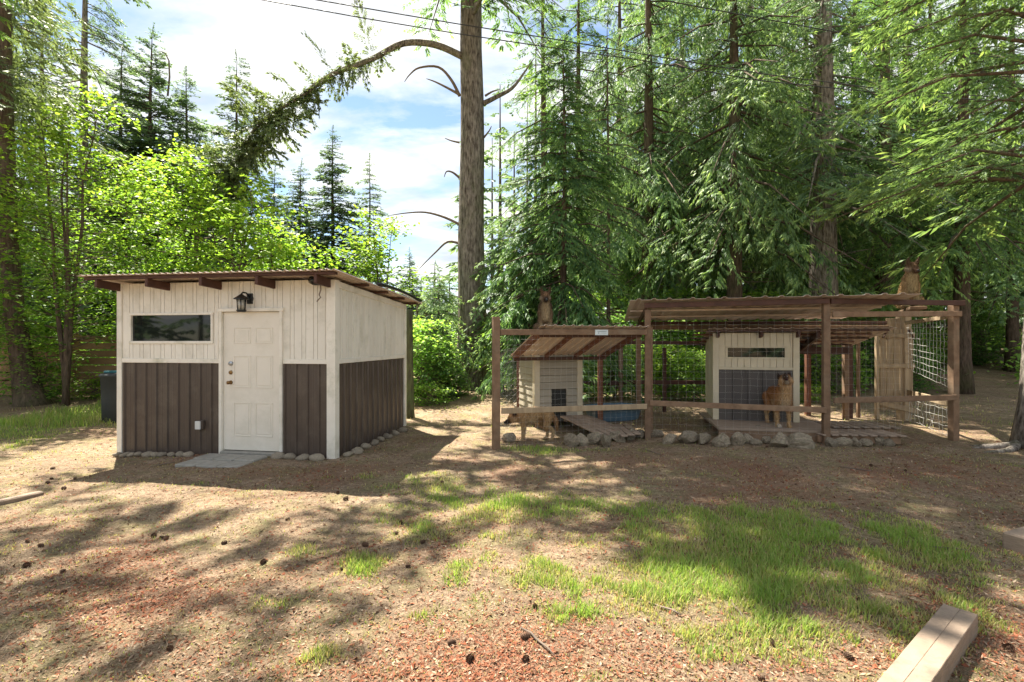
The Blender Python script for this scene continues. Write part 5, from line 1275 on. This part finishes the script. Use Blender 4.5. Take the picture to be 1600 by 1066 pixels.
# far conifers on the left
tree('tall_fir', 10, 16.5, CM['tallL'], 'bark_dark', 'olivefir', 'tall dark fir cut by the left edge of the picture', 0.6)
tree('tall_fir', 132, 22.0, CM['tallL'], 'bark_fir', 'bluefir', 'tall sparse fir behind the left maple, reaching out of the picture', 2.9, 1.05)
tree('fir_tree', 66, 24.0, CM['fc'], 'bark_dark', 'olivefir', 'sparse fir between the two tall firs on the left', 1.9, 1.25)
tree('fir_tree', 190, 25.0, CM['fa'], 'bark_dark', 'bluefir', 'thin grey-green fir left of the pointed fir with bent leader', 1.1, 1.05)
tree('fir_tree', 236, 25.0, CM['fa'], 'bark_dark', 'bluefir', 'full pointed fir with a bent bare leader above the shed', 0.2, 1.11)
tree('fir_tree', 292, 26.0, CM['fa'], 'bark_dark', 'bluefir', 'bushy fir right of the fir with the bent leader', 2.2, 1.0)
tree('fir_tree', 372, 25.0, CM['fc'], 'bark_dark', 'bluefir', 'sparse pointed fir behind the arching limb', 3.3, 1.02)
tree('cedar_tree', 428, 27.0, CM['fb'], 'bark_dark', 'bluefir', 'small grey-green cedar left of the dense cedar cone', 0.9, 0.86)
tree('cedar_tree', 468, 24.0, CM['fb'], 'bark_dark', 'bluefir', 'dense cone-shaped cedar left of the dark pointed fir in the gap', 0.4, 0.80)
tree('fir_tree', 520, 26.0, CM['fa'], 'bark_dark', 'bluefir', 'dark pointed fir standing against the sky in the middle gap', 1.4, 0.80)
tree('fir_tree', 577, 26.0, CM['fc'], 'bark_dark', 'bluefir', 'small sparse fir just right of the dark pointed fir', 5.2, 0.70)
tree('fir_tree', 640, 30.0, CM['fa'], 'bark_dark', 'bluefir', 'low distant fir left of the huge trunk', 4.2, 0.42)
tree('fir_tree', 330, 29.0, CM['fa'], 'bark_dark', 'bluefir', 'fir in the dark row behind the yellow-green maples', 5.2, 0.85)
# bent leader at the top of the pointed fir
bl = MB().tube([P(262, 150, 25), P(265, 120, 25), P(264, 95, 25), P(258, 83, 25), P(250, 80, 25)], [0.045, 0.04, 0.035, 0.028, 0.015], 6).build('dead_leader', M['twig'])
bl_t = [o for o in bpy.data.objects if o.get('label', '').startswith('full pointed fir')][0]
bl.parent = bl_t; bl.matrix_parent_inverse = (Matrix.Translation(bl_t.location) @ Matrix.Rotation(bl_t.rotation_euler.z, 4, 'Z') @ Matrix.Scale(1.11, 4)).inverted()

CM['over'] = conifer_meshes('overhanging', 15, 22, 9.6, 4.9, 'fir', 36, 0.33, 0.45, (0.0, -0.18), inner=0.35, dead=0)
tree('overhanging_fir', 0, 7.0, CM['over'], 'bark_fir', 'fir', 'tall fir outside the left edge whose bough tips hang into the top left', 0.7, X=-8.9)
# ---- near fir at the right edge: its boughs hang into the picture
nfx, nfy = 8.02, 7.75
nf = empty('near_fir', (nfx, nfy, gz1(nfx, nfy)), 0, 'fir at the right edge whose bright boughs hang over the pen and whose roots show', 'tree')
mb, NP_ = trunk_mb(15, 0.16, 3, (1.0, 0.2), 0.03, 1.7, 12, 16)
mb.build('trunk', M['bark_fir'], nf)
rt = random.Random(4)
for (dx, dy, L) in ((-0.95, -0.30, 1.0), (-0.8, 0.15, 0.9), (-0.5, -0.75, 0.8), (0.3, -0.9, 0.8), (-1.3, -0.02, 0.7)):
    pts = []; rr = []
    for k in range(7):
        t = k / 6; x = dx * L * t + 0.06 * math.sin(6 * t + dx * 9); y = dy * L * t + 0.05 * math.cos(5 * t); pts.append(Vector((x, y, float(gz(nfx + x, nfy + y)) - nf.location.z + 0.05 * (1 - t) - 0.005))); rr.append(0.075 * (1 - t) ** 0.7 + 0.012)
    MB().tube(pts, rr, 7).build('root', M['bark_fir'], nf)
qs, ts = [], []; lmb = MB()
def nbough(h, yaw, pit, L, sty='near', ws=1.0, k=0):
    a = axis_at(NP_, h); q, t = place(STY[sty][k % 4], (a.x, a.y, a.z), yaw, pit, L, ws, rt.gauss(0, 0.12)); qs.append(q); ts.append(np.clip(t + 0.06, 0, 1))
    d = Vector((math.cos(yaw) * math.cos(pit), math.sin(yaw) * math.cos(pit), math.sin(pit))); lmb.tube([a, a + d * L * 0.5 - Vector((0, 0, 0.02 * L)), a + d * L * 0.93 - Vector((0, 0, 0.2 * L))], [0.035, 0.018, 0.005], 6, False)
k = 0
for (h, yaw, pit, L) in ((4.2, 2.95, 0.04, 3.3), (4.15, 3.25, 0.05, 3.4), (4.4, 3.05, 0.06, 3.2), (4.25, 2.75, 0.03, 3.0), (4.2, 3.5, 0.04, 2.8), (4.5, 3.4, 0.04, 2.9),
                         (5.9, 3.05, 0.02, 2.9), (6.3, 3.3, 0.06, 2.8), (6.1, 2.8, 0.0, 2.7), (6.8, 3.1, 0.05, 2.9), (7.1, 3.4, 0.08, 2.6), (7.4, 2.9, 0.05, 2.8), (5.4, 3.4, -0.05, 2.1), (6.6, 3.5, 0.02, 2.5), (5.1, 2.9, -0.1, 1.9), (4.7, 3.2, -0.1, 1.8), (4.5, 2.6, -0.05, 2.0),
                         (7.9, 3.1, 0.12, 2.9), (8.3, 3.3, 0.1, 2.7), (8.2, 2.8, 0.1, 2.6)):
    nbough(h, yaw, pit, L, 'near', 1.0, k); k += 1
for j in range(34):
    h = 4.0 + 10.4 * (j / 34); nbough(h, rt.uniform(-1.9, 1.9), rt.uniform(-0.3, 0.0), 2.9 * (1 - j / 34) ** 0.6 + 0.4, 'fir', 1.0, j)
for j in range(26):
    h = 8.6 + 6 * (j / 26); nbough(h, rt.uniform(1.9, 4.4), rt.uniform(-0.25, 0.05), 2.4 * (1 - j / 26) ** 0.6 + 0.4, 'fir', 1.0, j)
c = bpy.data.objects.new('crown', leaf_mesh('near_fir_crown', qs, ts)); c.data.materials.append(M['firlight']); link(c, nf)
lmb.build('limbs', M['bark_dark'], nf)

# ---- broadleaf trees and shrubs
def leaf_cloud(rg, cs, per, rad, size, flat=0.45):
    """leaves scattered round cluster centres cs; folded two-triangle leaves"""
    n = len(cs) * per; c = np.repeat(np.asarray(cs), per, 0)
    p = c + rg.normal(0, 1, (n, 3)) * np.array([rad, rad, rad * flat])
    yaw = rg.uniform(0, 2 * np.pi, n); s = size * rg.uniform(0.55, 1.3, n)
    d = np.stack([np.cos(yaw), np.sin(yaw), rg.normal(-0.28, 0.32, n)], 1); d /= np.linalg.norm(d, axis=1)[:, None]
    nr = np.stack([rg.normal(0, 0.42, n), rg.normal(0, 0.42, n), np.ones(n)], 1)
    sd = np.cross(d, nr); sd /= np.linalg.norm(sd, axis=1)[:, None]
    up = np.cross(sd, d)
    q = np.stack([p, p + d * (s * 0.42)[:, None] + sd * (s * 0.36)[:, None] + up * (s * 0.06)[:, None], p + d * s[:, None], p + d * (s * 0.42)[:, None] - sd * (s * 0.36)[:, None] + up * (s * 0.06)[:, None]], 1)
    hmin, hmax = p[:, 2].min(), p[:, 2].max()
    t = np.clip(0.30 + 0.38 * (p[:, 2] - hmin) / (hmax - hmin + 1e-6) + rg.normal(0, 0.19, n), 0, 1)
    return q.reshape(-1, 3), t

def broadleaf(name, seed, H, spread, stems, ncl, per, size, hlow=0.25, rad=0.24, r0=0.05, lean=0.35, flat=0.4, bare=0.0):
    rg = np.random.default_rng(seed); mb = MB(); cs = []; axes = []
    for s in range(stems):
        a = 2 * math.pi * s / stems + rg.uniform(-0.5, 0.5); l = lean * spread * rg.uniform(0.3, 1.0) if stems > 1 else lean * 0.2
        hh = H * rg.uniform(0.82, 1.0) if s else H * 0.98; pts = []
        for i in range(8):
            t = i / 7; pts.append(Vector((math.cos(a) * l * t ** 1.3 + rg.normal(0, 0.03), math.sin(a) * l * t ** 1.3 + rg.normal(0, 0.03), -0.1 + (hh + 0.1) * t)))
        mb.tube(pts, [r0 * (1 - 0.92 * i / 7) for i in range(8)], 6); axes.append(pts)
    for k in range(ncl):
        ax = axes[k % stems]; f = hlow + (1 - hlow) * ((k + rg.uniform(0, 1)) / ncl); i = min(6, int(f * 7)); base = ax[i].lerp(ax[i + 1], f * 7 - i)
        w = spread * (0.42 + 0.58 * math.sin(math.pi * min(1, (f - hlow) / (1 - hlow) * 0.8 + 0.18))) * rg.uniform(0.15, 1.0) ** 0.6
        if f > 0.9: w *= 0.45
        a = rg.uniform(0, 6.28); c = base + Vector((math.cos(a) * w, math.sin(a) * w, rg.uniform(0.0, 0.5) * w * 0.8)); cs.append(tuple(c))
        mid = base.lerp(c, 0.55) + Vector((0, 0, 0.05)); mb.tube([base, mid, c], [0.012, 0.007, 0.003], 4, False)
        cs.append(tuple(base.lerp(c, 0.62)))
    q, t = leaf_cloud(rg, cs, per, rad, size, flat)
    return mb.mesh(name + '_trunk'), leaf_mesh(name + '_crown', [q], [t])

BM = {}
BM['mapA'] = broadleaf('maple_a', 21, 7.6, 2.1, 4, 170, 24, 0.105, 0.20, 0.19, 0.065)
BM['mapB'] = broadleaf('maple_b', 22, 6.2, 1.6, 3, 115, 24, 0.105, 0.20, 0.18, 0.05)
BM['mapC'] = broadleaf('maple_c', 23, 4.6, 1.5, 4, 95, 25, 0.11, 0.15, 0.18, 0.045)
BM['shA'] = broadleaf('shrub_a', 31, 1.5, 0.85, 6, 55, 26, 0.085, 0.08, 0.16, 0.014)
BM['shB'] = broadleaf('shrub_b', 32, 2.3, 1.1, 5, 70, 28, 0.10, 0.06, 0.20, 0.018)
BM['shC'] = broadleaf('shrub_c', 33, 0.6, 0.6, 6, 30, 22, 0.07, 0.05, 0.12, 0.010)
def bl_(name, px, Y, key, label, leafm='maple', s=1.0, rz=0.0, bark='bark_dark', cat='tree', group=None): return tree(name, px, Y, BM[key], bark, leafm, label, rz, s, group, cat)
bl_('maple_tree', 104, 12.1, 'mapA', 'multi-stemmed yellow-green maple left of the shed in front of the board fence', rz=0.5, s=1.05)
bl_('maple_tree', 30, 14.5, 'mapB', 'green maple at the left edge behind the leaning trunk', 'shrub', 1.15, 2.2)
bl_('maple_tree', 205, 14.6, 'mapB', 'bright maple between the multi-stemmed maple and the shed roof', s=1.12, rz=1.0)
bl_('maple_tree', 302, 13.6, 'mapB', 'tall yellow-green maple sapling above the shed window', s=1.12, rz=3.4)
bl_('maple_tree', 366, 13.0, 'mapC', 'bright maple sapling above the shed door', s=1.28, rz=1.9)
bl_('maple_tree', 432, 14.2, 'mapC', 'yellow-green maple sapling above the right end of the shed roof', s=1.12, rz=4.4)
bl_('maple_tree', 592, 15.8, 'mapC', 'rounded light green maple between shed roof corner and huge fir', s=1.2, rz=0.2)
bl_('maple_tree', -60, 12.0, 'mapB', 'maple cut off by the left edge, nearest the yard', 'shrub', 1.0, 4.0)
# leaning dark trunk at the left
lx_, ly_ = G(50, 632)
lt_ = empty('leaning_tree', (lx_, ly_, gz1(lx_, ly_)), 0, 'leaning ivy-dark trunk at the far left in front of the fence', 'tree')
MB().tube([P(52, 642, ly_) - lt_.location, P(48, 625, ly_) - lt_.location, P(40, 600, ly_) - lt_.location, P(32, 550, ly_) - lt_.location, P(22, 480, ly_) - lt_.location, P(14, 380, ly_) - lt_.location, P(10, 200, ly_) - lt_.location, P(6, 0, ly_) - lt_.location, P(2, -300, ly_) - lt_.location], [0.42, 0.34, 0.26, 0.22, 0.20, 0.18, 0.15, 0.12, 0.05], 12).build('trunk', M['bark_dark'], lt_)
rg2 = np.random.default_rng(77); qs, ts = [], []
for k in range(60):
    h = rg2.uniform(7.0, 16); q, t = place(STY['fir'][k % 4], tuple(P(10, 533 - (h - CH) * F / ly_, ly_) - lt_.location), rg2.uniform(0, 6.28), rg2.normal(-0.3, 0.12), 2.9 * (1 - (h - 7.0) / 9.5) ** 0.6 * rg2.uniform(0.5, 1.05) + 0.4); qs.append(q); ts.append(t * 0.85)
c = bpy.data.objects.new('crown', leaf_mesh('leaning_crown', qs, ts)); c.data.materials.append(M['olivefir']); link(c, lt_)

# dark mossy trunk at the rear shed corner, leaning stump behind it
def lone_trunk(name, px, py0, Y, pts, rad, bark, label):
    e = empty(name, tuple(P(px, py0, Y)), 0, label, 'tree')
    MB().tube([P(a, b, Y) - e.location for (a, b) in pts], rad, 12).build('trunk', M[bark], e); return e
e1 = lone_trunk('mossy_trunk', 640, 650, 10.6, [(640, 665), (640, 640), (639, 560), (639, 500), (639, 484)], [0.13, 0.10, 0.088, 0.084, 0.08], 'bark_moss', 'slim moss-dark trunk right behind the rear right shed corner')
e2 = lone_trunk('leaning_snag', 683, 608, 14.8, [(688, 625), (684, 590), (676, 545), (668, 510), (661, 484), (658, 472)], [0.42, 0.36, 0.30, 0.26, 0.22, 0.12], 'bark_dark', 'broken leaning snag between the shed and the huge fir')
SHR = [(660, 13.2, 'shB', 'shrub', 0.95, 'rounded green shrub between shed corner and leaning snag'), (682, 13.2, 'shA', 'deepshrub', 0.95, 'dark green bush in front of the leaning snag'),
       (712, 13.9, 'shC', 'shrub', 0.75, 'low leafy plant at the left foot of the huge fir'), (672, 12.2, 'shC', 'shrub', 0.9, 'small pale-leaved plant on the bank beside the shed'),
       (800, 14.5, 'shB', 'shrub', 0.95, 'bright shrub behind the leftmost dog run post'), (840, 13.2, 'shA', 'maple', 1.0, 'yellow-green shrub left of the beige dog house'),
       (905, 13.5, 'shB', 'shrub', 0.9, 'green shrub right behind the beige dog house'), (960, 13.0, 'shA', 'shrub', 1.1, 'shrub behind the blue wading pool'),
       (1000, 15.0, 'shB', 'deepshrub', 1.1, 'dark shrub behind the post shared by both runs'), (1045, 13.4, 'shA', 'maple', 0.95, 'bright leafy shrub seen through the left bay of the pen'),
       (1085, 13.0, 'shA', 'shrub', 0.85, 'pale green shrub left of the larger dog house'), (1105, 15.2, 'shB', 'shrub', 1.15, 'tall shrub behind the left end of the pen roof'),
       (1070, 16.8, 'shB', 'shrub', 1.4, 'large green shrub below the thin pale hemlock trunk'), (1180, 16.5, 'shB', 'shrub', 1.35, 'large shrub between the brown and the furrowed trunk'),
       (1235, 15.5, 'shB', 'deepshrub', 1.25, 'shaded shrub left of the furrowed fir trunk'), (1340, 16.2, 'shB', 'deepshrub', 1.3, 'shaded shrub right of the furrowed fir trunk'),
       (1310, 13.8, 'shA', 'shrub', 0.9, 'small shrub seen between the pen posts under the roof'), (1395, 17.5, 'shB', 'deepshrub', 1.3, 'dark bush behind the wooden gate'),
       (1455, 20.5, 'shB', 'maple', 0.75, 'bright bush seen through the coarse white mesh'), (1465, 23.0, 'shB', 'deepshrub', 1.2, 'dark bush behind the far stone edging, left part'),
       (1530, 22.8, 'shB', 'deepshrub', 1.1, 'dark bush behind the far stone edging, right part'), (1262, 12.6, 'shC', 'maple', 0.8, 'little bright plant beside the larger dog house'),
       (1545, 25.0, 'shB', 'shrub', 1.3, 'mid-green bush deep in the woods near the right edge'), (1420, 14.5, 'shA', 'deepshrub', 0.9, 'low dark bush behind the gate post'),
       (870, 15.8, 'shB', 'deepshrub', 1.1, 'dark shrub at the foot of the lush cedar'), (150, 13.2, 'shC', 'maple', 1.0, 'yellow-green sprig in front of the board fence near the barrel'),
       (62, 12.7, 'shB', 'shrub', 0.9, 'loose shrub in front of the board fence beside the leaning trunk'), (930, 17.0, 'shB', 'shrub', 1.35, 'tall bright shrub behind the slender hemlock'), (1140, 18.5, 'shB', 'deepshrub', 1.5, 'broad shaded shrub at the foot of the grey trunk')]
for k, (px, Y, key, lm_, s, lab) in enumerate(SHR): bl_('shrub', px, Y, key, lab, lm_, s, k * 1.37, 'twig', 'shrub')

# ---- far woods: one mass all round the yard
rg = random.Random(31); qs, ts = [], []; wm = MB()
def far_tree(x, y, H, Rm):
    z0 = gz1(x, y); nb = 24
    for k in range(nb):
        f = (k + rg.random()) / nb; h = 0.5 + (H - 0.5) * f; L = Rm * (1 - f) ** 0.8 * rg.uniform(0.6, 1.1) + 0.4
        q, t = place(STY['vfar'][k % 3], (x, y, z0 + h), rg.uniform(0, 6.28), 0.15 - 0.4 * (1 - f) + rg.gauss(0, 0.1), L); qs.append(q); ts.append(np.clip(t * 0.8, 0, 1))
    wm.tube([(x, y, z0 - 0.2), (x, y, z0 + H)], [0.22, 0.03], 5, False)
for k in range(130):
    a = R(-64 + 128 * (k + rg.random()) / 130); r = rg.uniform(29, 58)
    x = r * math.sin(a); y = r * math.cos(a); px = 800 + F * x / y if y > 1 else (9999 if x > 0 else -9999)
    if px > 720: H = rg.uniform(12, 22)
    elif 380 < px <= 720: H = rg.uniform(0.07, 0.16) * r
    else: H = rg.uniform(0.16, 0.32) * r
    far_tree(x, y, H, rg.uniform(2.2, 3.6))
for k in range(46):
    a = R(75 + 210 * (k + rg.random()) / 46); r = rg.uniform(24, 44); far_tree(r * math.sin(a), r * math.cos(a), rg.uniform(7, 11), rg.uniform(2.4, 3.6))
fw = bpy.data.objects.new('far_woods', leaf_mesh('far_woods', qs, ts)); fw.data.materials.append(M['bluefir']); link(fw); tag(fw, 'dark wall of distant conifers closing the view behind the yard', 'woods', kind='stuff')
wm.build('trunks', M['bark_dark'], fw)
# low undergrowth between the trees
rgn = np.random.default_rng(91); cs = []
for k in range(2600):
    a = rgn.uniform(-1.0, 1.0); r = rgn.uniform(16.5, 34) ; x, y = r * math.sin(a), r * math.cos(a); px = 800 + F * x / y
    if 1428 < px < 1600 and y < 23: continue
    if y < 14.5: continue
    cs.append((x, y, gz1(x, y) + rgn.uniform(0.05, 0.9) * (1.0 + 0.06 * max(0, r - 18))))
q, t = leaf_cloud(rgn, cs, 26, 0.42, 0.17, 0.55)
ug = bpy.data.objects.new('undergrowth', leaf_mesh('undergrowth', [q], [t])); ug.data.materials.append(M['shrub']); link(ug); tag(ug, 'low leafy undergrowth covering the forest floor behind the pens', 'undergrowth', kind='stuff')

# ---- stones edging the far path, lattice panel and stump at the right
for k, px in enumerate((1440, 1458, 1478, 1500, 1520, 1541, 1560)):
    bx, by = G(px, 568 - (k % 2) * 2); o = bpy.data.objects.new('stone', cob[k % 5]); s = 0.42 + 0.1 * (k % 3); o.location = (bx, by, gz1(bx, by) + 0.12); o.scale = (s, s, s * 1.2); o.rotation_euler = (0, 0, k * 1.1); link(o)
    tag(o, '%s mossy stone from the left in the far edging beyond the right mesh' % ORD[k + 1], 'stone', 'stones edging the far path')
bx, by = G(1586, 578)
st_ = empty('stump', (bx, by, gz1(bx, by)), 0, 'dark cut stump beside the far path at the right edge', 'stump')
MB().lathe([(0.46, -0.1), (0.36, 0.1), (0.30, 0.35), (0.30, 0.62), (0.27, 0.66)], (0, 0, 0), 14).build('bole', M['bark_dark'], st_)
MB().lathe([(0.45, 0.661), (0.62, 0.70), (0.60, 0.78), (0.2, 0.86)], (0, 0, 0), 14).build('cap', M['rock'], st_)
la = empty('lattice_panel', (21.6, 21.2, gz1(21.6, 21.2)), 0.2, 'diamond lattice panel at the far right edge in the woods', 'trellis')
for k in range(9):
    MB().beam((-0.9 + k * 0.22, 0, 0.3), (-0.9 + k * 0.22 + 0.9, 0, 1.9), 0.02, 0.03, (0, -1, 0)).build('slat', M['gatewood'], la)
    MB().beam((0.0 + k * 0.22, 0.022, 0.3), (0.0 + k * 0.22 - 0.9, 0.022, 1.9), 0.02, 0.03, (0, -1, 0)).build('slat', M['gatewood'], la)

# ---- overhead cables
def cable(name, pix, label):
    pts = [P(a, b, y) for (a, b, y) in pix]; o = MB().tube(pts, 0.011, 5).build(name, M['cable']); tag(o, label, 'cable', 'overhead cables')
cable('overhead_cable', [(250, -35, 9.5), (410, 0, 9.8), (565, 28, 10.1), (716, 53, 10.4), (864, 75, 10.7), (1000, 94, 11.0), (1187, 126, 11.4), (1384, 146, 11.8), (1560, 158, 12.2)], 'lower overhead cable crossing in front of the huge fir')
cable('overhead_cable', [(300, -40, 9.3), (495, 0, 9.6), (600, 18, 9.8), (712, 37, 10.0), (864, 61, 10.3), (1000, 84, 10.6), (1187, 115, 11.0), (1384, 140, 11.4), (1560, 152, 11.8)], 'second overhead cable just above the lower one')
cable('overhead_cable', [(900, -28, 10.0), (1033, 0, 10.2), (1130, 18, 10.4), (1234, 37, 10.6), (1394, 66, 10.9), (1560, 90, 11.2)], 'highest overhead cable, crossing the upper right canopy')

# ---- fir cones
def cone_mesh(seed):
    rg = random.Random(seed); mb = MB(); L = 0.075; rows = 9
    mb.lathe([(0.004, -L / 2), (0.014, -L * 0.35), (0.017, 0), (0.012, L * 0.35), (0.003, L / 2)], (0, 0, 0), 8)
    for i in range(rows):
        f = i / (rows - 1); z = -L / 2 + L * f; r = 0.019 * math.sin(math.pi * (0.12 + 0.8 * f)) + 0.004
        for j in range(7):
            t = 2 * math.pi * (j + 0.5 * (i % 2)) / 7; c, s = math.cos(t), math.sin(t); o = 0.010 + rg.uniform(0, 0.006)
            p = Vector((c * r, s * r, z)); sd = Vector((-s, c, 0)) * 0.009; tip = Vector((c * (r + o), s * (r + o), z + 0.010))
            mb.add([p + sd, p - sd, tip - sd * 0.5, tip + sd * 0.5], [(0, 1, 2, 3)])
    me = mb.mesh('fir_cone'); me.materials.append(M['cone']); return me
cm = [cone_mesh(k) for k in range(3)]
CONES = [(44, 847), (65, 853), (41, 883), (97, 893), (99, 927), (252, 838), (241, 835), (259, 840), (351, 845), (449, 812), (541, 780), (571, 849), (412, 875), (533, 888), (618, 832), (626, 816), (637, 886), (265, 1018), (572, 850), (820, 1001), (822, 1038), (735, 1036), (836, 952),
         (1343, 943), (1190, 1066), (1206, 1012), (1325, 1030), (1577, 1023), (75, 754), (80, 746), (117, 747), (100, 765), (82, 729), (1198, 700), (1361, 731), (690, 755), (528, 772), (1415, 738), (660, 850), (1270, 850), (1225, 905), (705, 1010)]
CONES = sorted(set(CONES)); rc = random.Random(6)
for k, (px, py) in enumerate(CONES):
    bx, by = G(px, py); o = bpy.data.objects.new('fir_cone', cm[k % 3]); s = rc.uniform(0.4, 0.66); o.scale = (s, s, s)
    o.location = (bx, by, gz1(bx, by) + 0.024 * s); o.rotation_euler = (R(90) + rc.uniform(-0.3, 0.3), rc.uniform(0, 6), rc.uniform(0, 6.28)); link(o)
    tag(o, '%s fir cone from the left among those lying on the yard' % ORD[k + 1], 'fir cone', 'fallen fir cones on the yard')

# ---- grass and needle litter
def scatter(n, seed, ymin, ymax, pw):
    rg = np.random.default_rng(seed); u = rg.uniform(0, 1, n); e = 1 - pw
    y = (ymin ** e + u * (ymax ** e - ymin ** e)) ** (1 / e); x = rg.uniform(-1.12, 1.12, n) * y + rg.uniform(-0.4, 0.4, n)
    return rg, x, y
SHED_IN = lambda x, y: (((x - CL.x) * sc_ - (y - CL.y) * ss_) > -0.02) & (((x - CL.x) * sc_ - (y - CL.y) * ss_) < SW + 0.02) & (((x - CL.x) * ss_ + (y - CL.y) * sc_) > -0.02) & (((x - CL.x) * ss_ + (y - CL.y) * sc_) < SD)
rg, x, y = scatter(620000, 5, 2.1, 13.5, 1.35)
g = grassy(x, y); keep = (rg.uniform(0, 1, len(x)) < g * 0.52 + 0.02) & ~SHED_IN(x, y); x, y, g = x[keep], y[keep], g[keep]
n = len(x); z = gz(x, y); h = (0.018 + 0.036 * g * rg.uniform(0.3, 1.2, n)) * (1 + 0.7 * (fbm(x * 1.1, y * 1.1, 61, 3) - 0.4)) * (1 + 0.03 * y) * np.where(y > 9.5, 2.2, 1.0)
w = 0.0022 * (1 + 0.16 * y) * rg.uniform(0.6, 1.3, n); yaw = rg.uniform(0, 6.283, n); ln = rg.uniform(0.15, 0.95, n) * h
s = np.stack([np.cos(yaw), np.sin(yaw), 0 * yaw], 1); fdir = np.stack([-np.sin(yaw), np.cos(yaw), 0 * yaw], 1); b = np.stack([x, y, z - 0.004], 1); up = np.array([0, 0, 1.0])
V = np.stack([b - s * w[:, None], b + s * w[:, None], b + s * (w * 0.7)[:, None] + fdir * (ln * 0.35)[:, None] + up * (h * 0.6)[:, None], b - s * (w * 0.7)[:, None] + fdir * (ln * 0.35)[:, None] + up * (h * 0.6)[:, None], b + fdir * ln[:, None] + up * h[:, None]], 1)
i0 = np.arange(n) * 5
T = np.repeat(np.clip(0.02 + 0.5 * g + 0.7 * (fbm(x * 2.3 + 9, y * 2.3, 71, 3) - 0.45) + rg.normal(0, 0.27, n), 0, 1), 5)
gm = mesh_np('lawn_grass', V, [np.stack([i0, i0 + 1, i0 + 2, i0 + 3], 1), np.stack([i0 + 3, i0 + 2, i0 + 4], 1)], T)
gm.materials.append(M['grass']); go = link(bpy.data.objects.new('lawn_grass', gm)); tag(go, 'patchy green grass growing through the needle litter of the yard', 'grass', kind='stuff')
rg, x, y = scatter(260000, 8, 2.1, 8.5, 1.7)
l_ = litt(x, y); keep = (rg.uniform(0, 1, len(x)) < 0.22 + 0.78 * l_) & ~SHED_IN(x, y); x, y, l_ = x[keep], y[keep], l_[keep]; n = len(x); z = gz(x, y)
yaw = rg.uniform(0, 6.283, n); L = (0.006 + 0.022 * rg.uniform(0, 1, n) ** 2) * (1 + 0.12 * y); w = L * rg.uniform(0.08, 0.5, n)
d = np.stack([np.cos(yaw), np.sin(yaw), rg.normal(0.15, 0.35, n)], 1); s = np.stack([-np.sin(yaw), np.cos(yaw), rg.normal(0, 0.4, n)], 1); b = np.stack([x, y, z + 0.004 + 0.003 * rg.uniform(0, 1, n)], 1)
V = np.stack([b - d * L[:, None] * 0.5, b + s * w[:, None] * 0.5, b + d * L[:, None] * 0.5, b - s * w[:, None] * 0.5], 1)
T = np.repeat(np.clip(np.where(rg.uniform(0, 1, n) < 0.25 + 0.6 * l_, rg.normal(0.30, 0.15, n), np.where(rg.uniform(0, 1, n) < 0.24, rg.normal(0.06, 0.08, n), rg.normal(0.72, 0.2, n))), 0, 1), 4)
lm2 = mesh_np('needle_litter', V, [np.arange(n * 4).reshape(-1, 4)], T); lm2.materials.append(M['litter'])
lo = link(bpy.data.objects.new('needle_litter', lm2)); tag(lo, 'reddish needles and bud scales strewn over the bare yard', 'litter', kind='stuff')
# fallen twigs
rt2 = random.Random(12); TW = [(1020, 705, 0.5), (1150, 957, 0.25), (1030, 952, 0.3), (255, 725, 0.3), (1480, 858, 0.3), (840, 1006, 0.3), (150, 728, 0.3), (1335, 735, 0.35)]
TW.sort()
for k, (px, py, L) in enumerate(TW):
    bx, by = G(px, py); a = rt2.uniform(0, 6.28); pts = []
    for j in range(5): t = j / 4 - 0.5; pts.append(Vector((math.cos(a) * L * t + rt2.uniform(-0.01, 0.01), math.sin(a) * L * t + rt2.uniform(-0.01, 0.01), 0.012)))
    o = MB().tube(pts, [0.004, 0.007, 0.007, 0.005, 0.003], 5).build('fallen_twig', M['twig']); o.location = (bx, by, gz1(bx, by)); tag(o, '%s bare fallen twig from the left on the yard' % ORD[k + 1], 'twig', 'fallen twigs on the yard')
